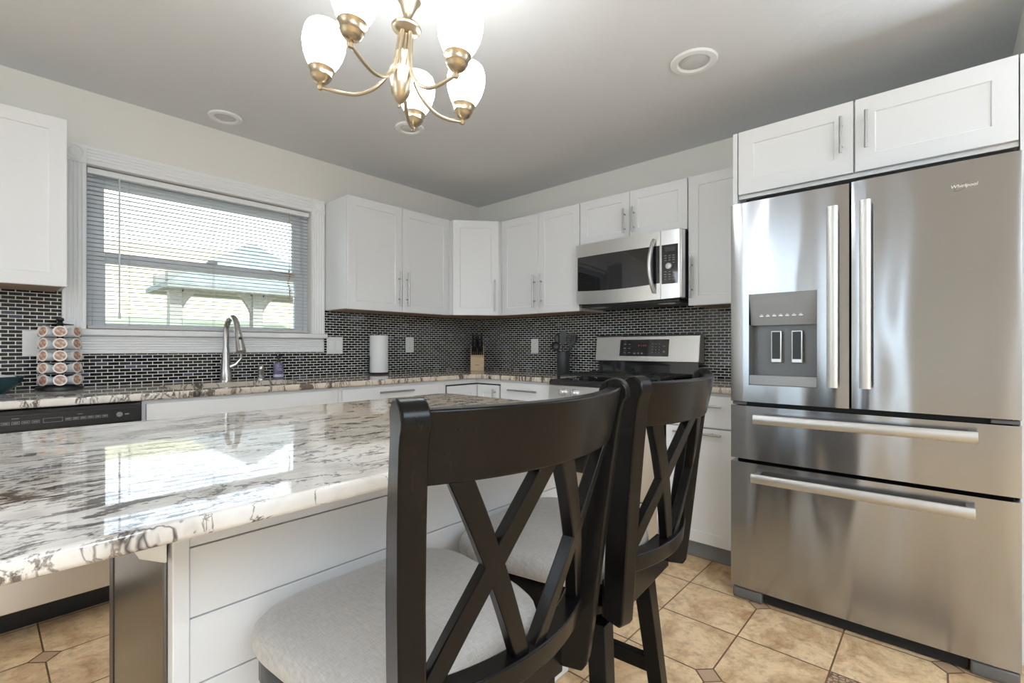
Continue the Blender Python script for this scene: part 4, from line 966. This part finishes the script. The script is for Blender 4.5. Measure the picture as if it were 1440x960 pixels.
# ------------------------------------------------------------------ utensil crock and utensils
uc = V(3.03, 2.195, ZC)
cr = tag(G().lathe([(0.046, 0), (0.048, 0.003), (0.047, 0.165), (0.045, 0.170), (0.042, 0.168), (0.042, 0.012), (0.0, 0.010)], uc, (0, 0, 1), 28, False).build('utensil_crock', M['charcoal'], None), 'charcoal utensil crock on the counter left of the range', 'utensil holder')
ua = math.atan2(uc.y, uc.x); uu = V(math.sin(ua), -math.cos(ua), 0); uf = V(-math.cos(ua), -math.sin(ua), 0)
def utensil(name, label, lean, base, top_z, head):
    b = uc + uu * base[0] + uf * base[1] + V(0, 0, 0.016); t = uc + uu * (base[0] + lean[0]) + uf * (base[1] + lean[1]) + V(0, 0, top_z)
    r = thing(name, b, label, 'utensil', 'utensils in the crock')
    d = (t - b).normalized(); Ln = (t - b).length
    side_ = (uu - d * uu.dot(d)).normalized(); nn = side_.cross(d)
    G().cyl(b, b + d * (Ln - 0.085), 0.0055, 0.0050, 8).build('shaft', M['charcoal'], r)
    g = G(); o = b + d * (Ln - 0.09)
    def Q(x, y, z=0): return o + side_ * x + d * y + nn * z
    if head == 'turner':
        for x in (-0.030, -0.013, 0.004, 0.021): g.prism([Q(x, 0.022), Q(x + 0.010, 0.022), Q(x + 0.010, 0.088), Q(x, 0.088)], nn * 0.003)
        g.prism([Q(-0.006, 0), Q(0.007, 0), Q(0.031, 0.024), Q(-0.030, 0.024)], nn * 0.003); g.prism([Q(-0.030, 0.086), Q(0.031, 0.086), Q(0.033, 0.098), Q(-0.032, 0.100)], nn * 0.003)
    elif head == 'spatula':
        g.prism([Q(-0.006, -0.01), Q(0.006, -0.01), Q(0.026, 0.02), Q(0.027, 0.095), Q(0.018, 0.108), Q(-0.024, 0.100), Q(-0.026, 0.02)], nn * 0.005)
    elif head == 'spoon':
        g.loft([[Q(w * math.cos(k * PI / 6), y, 0.35 * w * math.sin(k * PI / 6)) for k in range(12)] for y, w in ((-0.005, 0.006), (0.01, 0.014), (0.03, 0.024), (0.05, 0.028), (0.07, 0.024), (0.083, 0.012), (0.086, 0.003))])
    elif head == 'ladle':
        g.lathe([(0.006, -0.012), (0.024, -0.006), (0.034, 0.010), (0.036, 0.026), (0.033, 0.026), (0.030, 0.012), (0.02, 0.0), (0.0, -0.004)], Q(0, 0.045), nn, 20, False)
        g.cyl(Q(0, -0.01), Q(0, 0.02, -0.002), 0.005, seg=8)
    g.build('head', M['charcoal'], r, bevel=0.0008)
utensil('slotted_turner', 'grey slotted turner leaning right in the utensil crock', (0.055, 0.0), (0.012, 0.012), 0.300, 'turner')
utensil('spatula', 'dark flat spatula standing upright in the utensil crock', (0.012, 0.0), (-0.012, 0.0), 0.315, 'spatula')
utensil('ladle', 'dark ladle leaning left, lowest in the utensil crock', (-0.050, 0.01), (-0.014, 0.014), 0.255, 'ladle')
utensil('serving_spoon', 'dark serving spoon behind the slotted turner in the crock', (0.085, -0.02), (0.008, -0.016), 0.300, 'spoon')
utensil('mixing_spoon', 'dark spoon leaning back left behind the spatula', (-0.030, -0.03), (-0.018, -0.015), 0.310, 'spoon')

# ------------------------------------------------------------------ coffee pod carousel
cc = V(0.262, 3.115, ZC)
ca = thing('pod_carousel', cc, 'black rotating carousel stacked with coffee pods, left of the window', 'pod holder')
G().lathe([(0.085, 0), (0.087, 0.004), (0.085, 0.016), (0.07, 0.020), (0.0, 0.020)], cc, (0, 0, 1), 32, False).build('base', M['black'], ca)
G().cyl(cc + V(0, 0, 0.018), cc + V(0, 0, 0.318), 0.012).build('column', M['black'], ca)
G().lathe([(0.048, 0), (0.050, 0.003), (0.012, 0.008), (0.009, 0.016), (0.015, 0.022), (0.013, 0.032), (0.0, 0.036)], cc + V(0, 0, 0.308), (0, 0, 1), 20, False).build('top_knob', M['black'], ca)
face = math.atan2(-cc.y, -cc.x)
tiers = ('lowest', 'fourth', 'middle', 'second', 'top')
cols = {0: 'column facing the room', 1: 'column on the right, towards the sink', -1: 'column on the left, towards the bowl', 2: 'rear right column', -2: 'rear left column'}
pod = None
for ti in range(5):
    zt_ = 0.050 + ti * 0.0565
    for k in (0, 1, -1, 2, -2):
        an = face + k * 2 * PI / 7
        rdir = V(math.cos(an), math.sin(an), 0)
        p = cc + rdir * 0.072 + V(0, 0, zt_)
        lab = 'brown-lidded coffee pod, %s carousel tier, %s' % (tiers[ti], cols[k])
        if pod is None:
            pod = thing('coffee_pod', (0, 0, 0), lab, 'coffee pod', 'coffee pods in the carousel')
            G().lathe([(0.0165, -0.043), (0.018, -0.042), (0.0225, -0.003), (0.0225, 0)], (0, 0, 0), (1, 0, 0.14), 24).build('cup', M['pod'], pod)
            ld = G().lathe([(0.0240, -0.002), (0.0255, -0.001), (0.0255, 0.002), (0.0245, 0.003), (0.0, 0.003)], (0, 0, 0), (1, 0, 0.14), 28, False).build('lid', M['pod_rim'], pod)
            G().lathe([(0.0195, 0.0030), (0.0195, 0.0036), (0.0, 0.0037)], (0, 0, 0), (1, 0, 0.14), 28, False).build('print', M['pod_print'], ld)
            pod.location = p; pod.rotation_euler = (0, 0, an)
        else: dup(pod, p, an, lab)
    g = G()
    for k in range(7):
        an = face + k * 2 * PI / 7; rd = V(math.cos(an), math.sin(an), 0); td = V(-math.sin(an), math.cos(an), 0); o = cc + rd * 0.068 + V(0, 0, zt_)
        g.cyl(cc + rd * 0.01 + V(0, 0, zt_ - 0.027), o + V(0, 0, -0.027), 0.0014, seg=6)
    g.build('pod_support', M['black'], ca)

# bowl at the left edge
bw = G().lathe([(0.036, 0), (0.038, 0.004), (0.060, 0.018), (0.086, 0.045), (0.098, 0.074), (0.095, 0.075), (0.082, 0.047), (0.056, 0.022), (0.0, 0.016)], (0.045, 3.065, ZC), (0, 0, 1), 40, False).build('bowl', M['teal'], None)
tag(bw, 'dark teal bowl on the counter at the left photo edge', 'bowl')
g = G().lathe([(0.082, 0.056), (0.085, 0.066), (0.06, 0.078), (0.03, 0.082), (0.0, 0.083)], (0.045, 3.065, ZC), (0, 0, 1), 24, False).build('folded_napkin', M['paper'], None)
tag(g, 'white napkin lying in the dark teal bowl', 'napkin')

# ------------------------------------------------------------------ wall plates
def plate(name, label, o, u, n, w, h, kind, cat):
    """o lower corner on the wall face"""
    o, u, n = Vector(o), Vector(u), Vector(n); z = V(0, 0, 1); r = thing(name, o + u * w / 2 + z * h / 2, label, cat, 'white wall plates')
    pl_ = G().frame(o, u * w, z * h, n * 0.005).build('cover_plate', M['plate'], r, bevel=0.002)
    def ins(cx, cz, a, b, d, nm, mt, par): return G().frame(o + u * (cx - a / 2) + z * (cz - b / 2) + n * 0.0045, u * a, z * b, n * d).build(nm, mt, par, bevel=0.001)
    if kind == 'outlet':
        for cz in (h * 0.32, h * 0.68):
            s_ = ins(w / 2, cz, 0.030, 0.028, 0.003, 'socket', M['trim'], r)
            g = G()
            for dx in (-0.0065, 0.0065): g.frame(o + u * (w / 2 + dx - 0.001) + z * (cz - 0.002) + n * 0.0072, u * 0.002, z * 0.009, n * 0.0008)
            g.frame(o + u * (w / 2 - 0.002) + z * (cz - 0.011) + n * 0.0072, u * 0.004, z * 0.004, n * 0.0008)
            g.build('slots', M['black'], s_, smooth=0)
    elif kind == 'switches':
        for cx in (w * 0.28, w * 0.72): ins(cx, h / 2, 0.034, 0.068, 0.004, 'rocker_switch', M['trim'], r)
    else: ins(w * 0.62, h / 2, 0.034, 0.068, 0.004, 'rocker_switch', M['trim'], r)
    return r
yb_ = YW - 0.008
plate('wall_switch', 'double white switch plate on the mosaic right of the window', (1.655, yb_, 1.080), (1, 0, 0), (0, -1, 0), 0.120, 0.121, 'switches', 'switch')
plate('wall_outlet', 'white outlet plate on the window wall right of the paper towels', (2.325, yb_, 1.084), (1, 0, 0), (0, -1, 0), 0.079, 0.123, 'outlet', 'outlet')
plate('wall_outlet', 'white outlet plate on the range wall left of the utensil crock', (XW - 0.008, 2.612, 1.076), (0, -1, 0), (-1, 0, 0), 0.076, 0.122, 'outlet', 'outlet')
plate('wall_switch', 'white switch plate half hidden behind the coffee pod carousel', (0.142, yb_, 1.086), (1, 0, 0), (0, -1, 0), 0.12, 0.122, 'switch', 'switch')

# ------------------------------------------------------------------ recessed ceiling lights
for x, y, r, lab in ((2.200, 0.857, 0.103, 'white recessed ceiling light nearest the refrigerator'), (1.730, 2.380, 0.085, 'white recessed ceiling light hidden partly by the chandelier'), (0.945, 3.050, 0.085, 'white recessed ceiling light above the window')):
    rl = thing('recessed_light', (x, y, H), lab, 'ceiling light', 'recessed ceiling lights')
    G().lathe([(r, 0), (r, 0.004), (r * 0.95, 0.009), (r * 0.72, 0.011), (r * 0.66, 0.006), (r * 0.64, 0.0)], (x, y, H), (0, 0, -1), 40, False).build('trim_ring', M['trim'], rl)
    G().lathe([(r * 0.66, 0.0), (r * 0.60, 0.004), (r * 0.3, 0.008), (0.0, 0.009)], (x, y, H), (0, 0, -1), 32, False).build('lens', M['baffle'], rl)

# ------------------------------------------------------------------ chandelier
ch = thing('chandelier', (0, 0, 0), 'brass five-arm chandelier with glowing white egg-shaped shades', 'chandelier')
prof = lambda p: p
G().lathe([(0.0, -0.044), (0.005, -0.041), (0.006, -0.036), (0.003, -0.032), (0.006, -0.028), (0.012, -0.024), (0.026, -0.002), (0.035, 0.036), (0.0385, 0.072), (0.034, 0.074), (0.015, 0.076), (0.0145, 0.088), (0.018, 0.100), (0.024, 0.126), (0.024, 0.130), (0.010, 0.132)], (0, 0, 0), (0, 0, 1), 28, False).build('bowl_finial', M['brass'], ch)
G().lathe([(0.010, 0.125), (0.012, 0.185), (0.030, 0.190), (0.044, 0.200), (0.046, 0.206), (0.040, 0.214), (0.020, 0.224), (0.012, 0.232), (0.012, 0.240), (0.016, 0.250), (0.027, 0.278), (0.036, 0.290), (0.034, 0.294), (0.014, 0.298), (0.010, 0.306), (0.016, 0.316), (0.028, 0.322), (0.028, 0.330), (0.008, 0.338)], (0, 0, 0), (0, 0, 1), 28, False).build('hub', M['brass'], ch)
G().cyl((0, 0, 0.33), (0, 0, 0.512), 0.006).build('rod', M['brass'], ch)
G().lathe([(0.010, 0.495), (0.030, 0.503), (0.060, 0.515), (0.066, 0.526), (0.0, 0.527)], (0, 0, 0), (0, 0, 1), 32, False).build('canopy', M['brass'], ch)
for R_, deg in ((0.2489, 131.93), (0.2452, -156.08), (0.2332, -84.14), (0.2279, -9.35), (0.2331, 43.79)):
    t = math.radians(deg); rd = V(math.cos(t), math.sin(t), 0)
    ctl = [(0.019, 0.196), (0.020, 0.165), (0.023, 0.125), (0.031, 0.085), (0.050, 0.045), (0.085, 0.008), (0.130, -0.012), (0.175, -0.013), (R_ - 0.02, -0.005), (R_, 0.0)]
    pts = []
    for i in range(len(ctl) - 1):                                  # Catmull-Rom through the control points
        p0, p1, p2, p3 = [V(*ctl[max(0, min(len(ctl) - 1, i + q))]) for q in (-1, 0, 1, 2)]
        for s in range(4):
            u = s / 4; q = 0.5 * ((2 * p1) + (p2 - p0) * u + (2 * p0 - 5 * p1 + 4 * p2 - p3) * u * u + (3 * p1 - p0 - 3 * p2 + p3) * u ** 3)
            pts.append(rd * q.x + V(0, 0, q.y))
    pts.append(rd * R_)
    arm = G().tube(pts, 0.0058, 10).build('arm', M['brass'], ch)
    o = rd * R_
    G().lathe([(0.0, -0.012), (0.007, -0.009), (0.0105, -0.001), (0.008, 0.007), (0.0065, 0.010), (0.018, 0.013), (0.027, 0.022), (0.0295, 0.030), (0.0320, 0.032), (0.0315, 0.037), (0.035, 0.048), (0.0395, 0.054), (0.038, 0.056), (0.010, 0.050)], o, (0, 0, 1), 26, False).build('socket_cup', M['brass'], arm)
    G().lathe([(0.030, 0.050), (0.037, 0.057), (0.048, 0.076), (0.058, 0.100), (0.0635, 0.126), (0.0640, 0.146), (0.0605, 0.168), (0.054, 0.184), (0.047, 0.190), (0.044, 0.188), (0.051, 0.180), (0.0600, 0.146), (0.0590, 0.126), (0.044, 0.080), (0.028, 0.054)], o, (0, 0, 1), 32, False).build('shade', M['opal'], arm)
nz = V(math.sin(0.0675), -math.sin(0.0657), 1).normalized(); ex = (V(1, 0, 0) - nz * nz.x).normalized(); ey = nz.cross(ex)
mt = Matrix((ex, ey, nz)).transposed()
ch.rotation_euler = mt.to_euler(); ch.location = (0.874, 1.2514, 1.91)

# ------------------------------------------------------------------ counter stools
st = thing('bar_stool', (0, 0, 0), 'nearest black wooden counter stool with double-X back and linen seat', 'stool', 'counter stools')
SAG = 0.058
CEN = [(0.572, -0.216), (0.68, -0.224), (0.78, -0.233), (0.88, -0.245), (0.96, -0.257), (1.02, -0.268), (1.06, -0.276)]
def hs(z): return 0.171 + (0.212 - 0.171) * (z - 0.572) / 0.49
def yc(z):
    for (a, b), (c_, d) in zip(CEN[:-1], CEN[1:]):
        if z <= c_: return b + (d - b) * (z - a) / (c_ - a)
    return CEN[-1][1]
def arc(s, z, off=0.0):
    """point on the bowed back: s in -1..1 across, z height, off along the outward normal"""
    HS = hs(z); sg = 0.046 + 0.012 * max(0, min(1, (z - 0.69) / 0.33)); x = s * HS; y = yc(z) + 0.012 * max(0, min(1, (1.0 - z) / 0.30)) - sg * (1 - s * s)
    tx, ty = HS, 2 * sg * s; l = math.hypot(tx, ty); nx_, ny_ = ty / l, -tx / l
    return V(x + nx_ * off, y + ny_ * off, z)
for s in (-1, 1):
    lo, hi = [], []
    for (z, hw) in ((0.574, 0.018), (0.586, 0.025), (0.65, 0.0275), (0.74, 0.0285), (0.84, 0.027), (0.93, 0.0245), (0.99, 0.0215), (1.022, 0.0205), (1.036, 0.0215)):
        lo.append((yc(z) - hw, z)); hi.append((yc(z) + hw, z))
    top_c = (yc(1.050), 1.051); r_ = 0.0250
    cap = [(top_c[0] + r_ * math.cos(a), top_c[1] + r_ * math.sin(a)) for a in [(-0.25 + k * (PI + 0.5) / 12) for k in range(13)]]
    outline = lo[:1] + hi + cap + lo[::-1][:-1]
    a_ = math.radians(19) * s; ca_, sa_ = math.cos(a_), math.sin(a_)
    def tw(x, y, z): yp = yc(z); return V(s * (hs(z) + 0.004) + x * ca_ - (y - yp) * sa_, yp + x * sa_ + (y - yp) * ca_, z)
    A0 = [tw(-0.0165, y, z) for y, z in outline]; A1 = [tw(0.0165, y, z) for y, z in outline]
    G().loft([A0, A1]).build('back_post', M['espresso'], st, bevel=0.003, smooth=50)
def swept(z0, z1, th, s0=-0.97, s1=0.97, n=22):
    rings = []
    for k in range(n + 1):
        s = s0 + (s1 - s0) * k / n
        rings.append([arc(s, z0, th / 2), arc(s, z1, th / 2), arc(s, z1, -th / 2), arc(s, z0, -th / 2)])
    return G().loft(rings)
swept(0.976, 1.063, 0.024).build('top_rail', M['espresso'], st, bevel=0.003, smooth=50)
swept(0.672, 0.708, 0.034).build('lower_rail', M['espresso'], st, bevel=0.003, smooth=50)
for (sa, sb_) in ((-0.76, -0.12), (-0.15, -0.88), (0.76, 0.06), (0.01, 0.86)):
    rings = []; zt, zb = 0.982, 0.702; HS = 0.19; dx = (sb_ - sa) * HS; dz = zb - zt; l = math.hypot(dx, dz); wx, wz = -dz / l * 0.0125 / HS, dx / l * 0.0125
    for k in range(13):
        t = -0.02 + 1.04 * k / 12; s = sa + (sb_ - sa) * t; z = zt + (zb - zt) * t
        rings.append([arc(s - wx, z - wz, 0.010), arc(s + wx, z + wz, 0.010), arc(s + wx, z + wz, -0.010), arc(s - wx, z - wz, -0.010)])
    G().loft(rings).build('back_slat', M['espresso'], st, bevel=0.002, smooth=50)
def sq(hx_f, hx_b, yf, yb, z, n=40, p=4.5, sc=1.0):
    out = []
    for k in range(n):
        t = 2 * PI * k / n; c_, s_ = math.cos(t), math.sin(t)
        ux = math.copysign(abs(c_) ** (2 / p), c_); uy = math.copysign(abs(s_) ** (2 / p), s_)
        y = (yf + yb) / 2 + uy * (yf - yb) / 2 * sc; hx = hx_b + (hx_f - hx_b) * (uy + 1) / 2
        out.append((ux * hx * sc, y, z))
    return out
g = G()
g.loft([sq(0.236, 0.195, 0.236, -0.172, z, p=4.0, sc=sc) for sc, z in ((0.90, 0.612), (0.97, 0.614), (1.0, 0.624), (1.0, 0.638), (0.985, 0.650), (0.94, 0.660), (0.84, 0.667), (0.6, 0.673), (0.3, 0.675), (0.03, 0.6755))])
g.build('seat', M['linen'], st, smooth=60)
g = G(); g.loft([sq(0.215, 0.170, 0.212, -0.172, z, p=7, sc=sc) for sc, z in ((0.99, 0.556), (1, 0.560), (1, 0.610), (0.98, 0.6115))]); g.build('seat_frame', M['espresso'], st, smooth=50)
g = G(); g.box(-0.160, 0.160, -0.204, -0.172, 0.562, 0.640); g.build('back_apron', M['espresso'], st, bevel=0.003)
G().lathe([(0.09, 0.536), (0.09, 0.5555)], (0, 0.0, 0), (0, 0, 1), 28).build('swivel_plate', M['iron'], st)
g = G()
for y in (-0.141, 0.119): g.box(-0.104, 0.104, y, y + 0.022, 0.480, 0.535)
for x in (-0.126, 0.104): g.box(x, x + 0.022, -0.141, 0.141, 0.480, 0.535)
g.build('leg_frame', M['espresso'], st, bevel=0.002)
def leg_pt(sx, sy, z): k = (0.535 - z) / 0.535; return V(sx * (0.125 + 0.052 * k), -0.008 + sy * (0.142 + 0.052 * k), z)
for sx in (-1, 1):
    for sy in (-1, 1):
        rings = []
        for z, w in ((0.0, 0.017), (0.30, 0.0195), (0.535, 0.022)):
            c_ = leg_pt(sx, sy, z); rings.append([c_ + V(-w, -w, 0), c_ + V(w, -w, 0), c_ + V(w, w, 0), c_ + V(-w, w, 0)])
        G().loft(rings).build('leg', M['espresso'], st, bevel=0.002, smooth=40)
def stretch(a, b, w=0.011, h=0.02):
    a, b = Vector(a), Vector(b); d = b - a; q = V(-d.y, d.x, 0).normalized()
    G().frame(a - q * w - V(0, 0, h), d, q * 2 * w, V(0, 0, 2 * h)).build('stretcher', M['espresso'], st, bevel=0.002)
for sy, z in ((-1, 0.20), (1, 0.20)): stretch(leg_pt(-1, sy, z), leg_pt(1, sy, z))
for sx, z in ((-1, 0.30), (1, 0.30)): stretch(leg_pt(sx, -1, z), leg_pt(sx, 1, z))
STOOL = [(0.526, 0.701, 0.0), (1.0225, 0.722, math.radians(4.9))]
st.location = (STOOL[0][0], STOOL[0][1], 0); st.rotation_euler = (0, 0, STOOL[0][2])
dup(st, (STOOL[1][0], STOOL[1][1], 0), STOOL[1][2], 'farther of the two black counter stools, standing nearer the range and refrigerator')
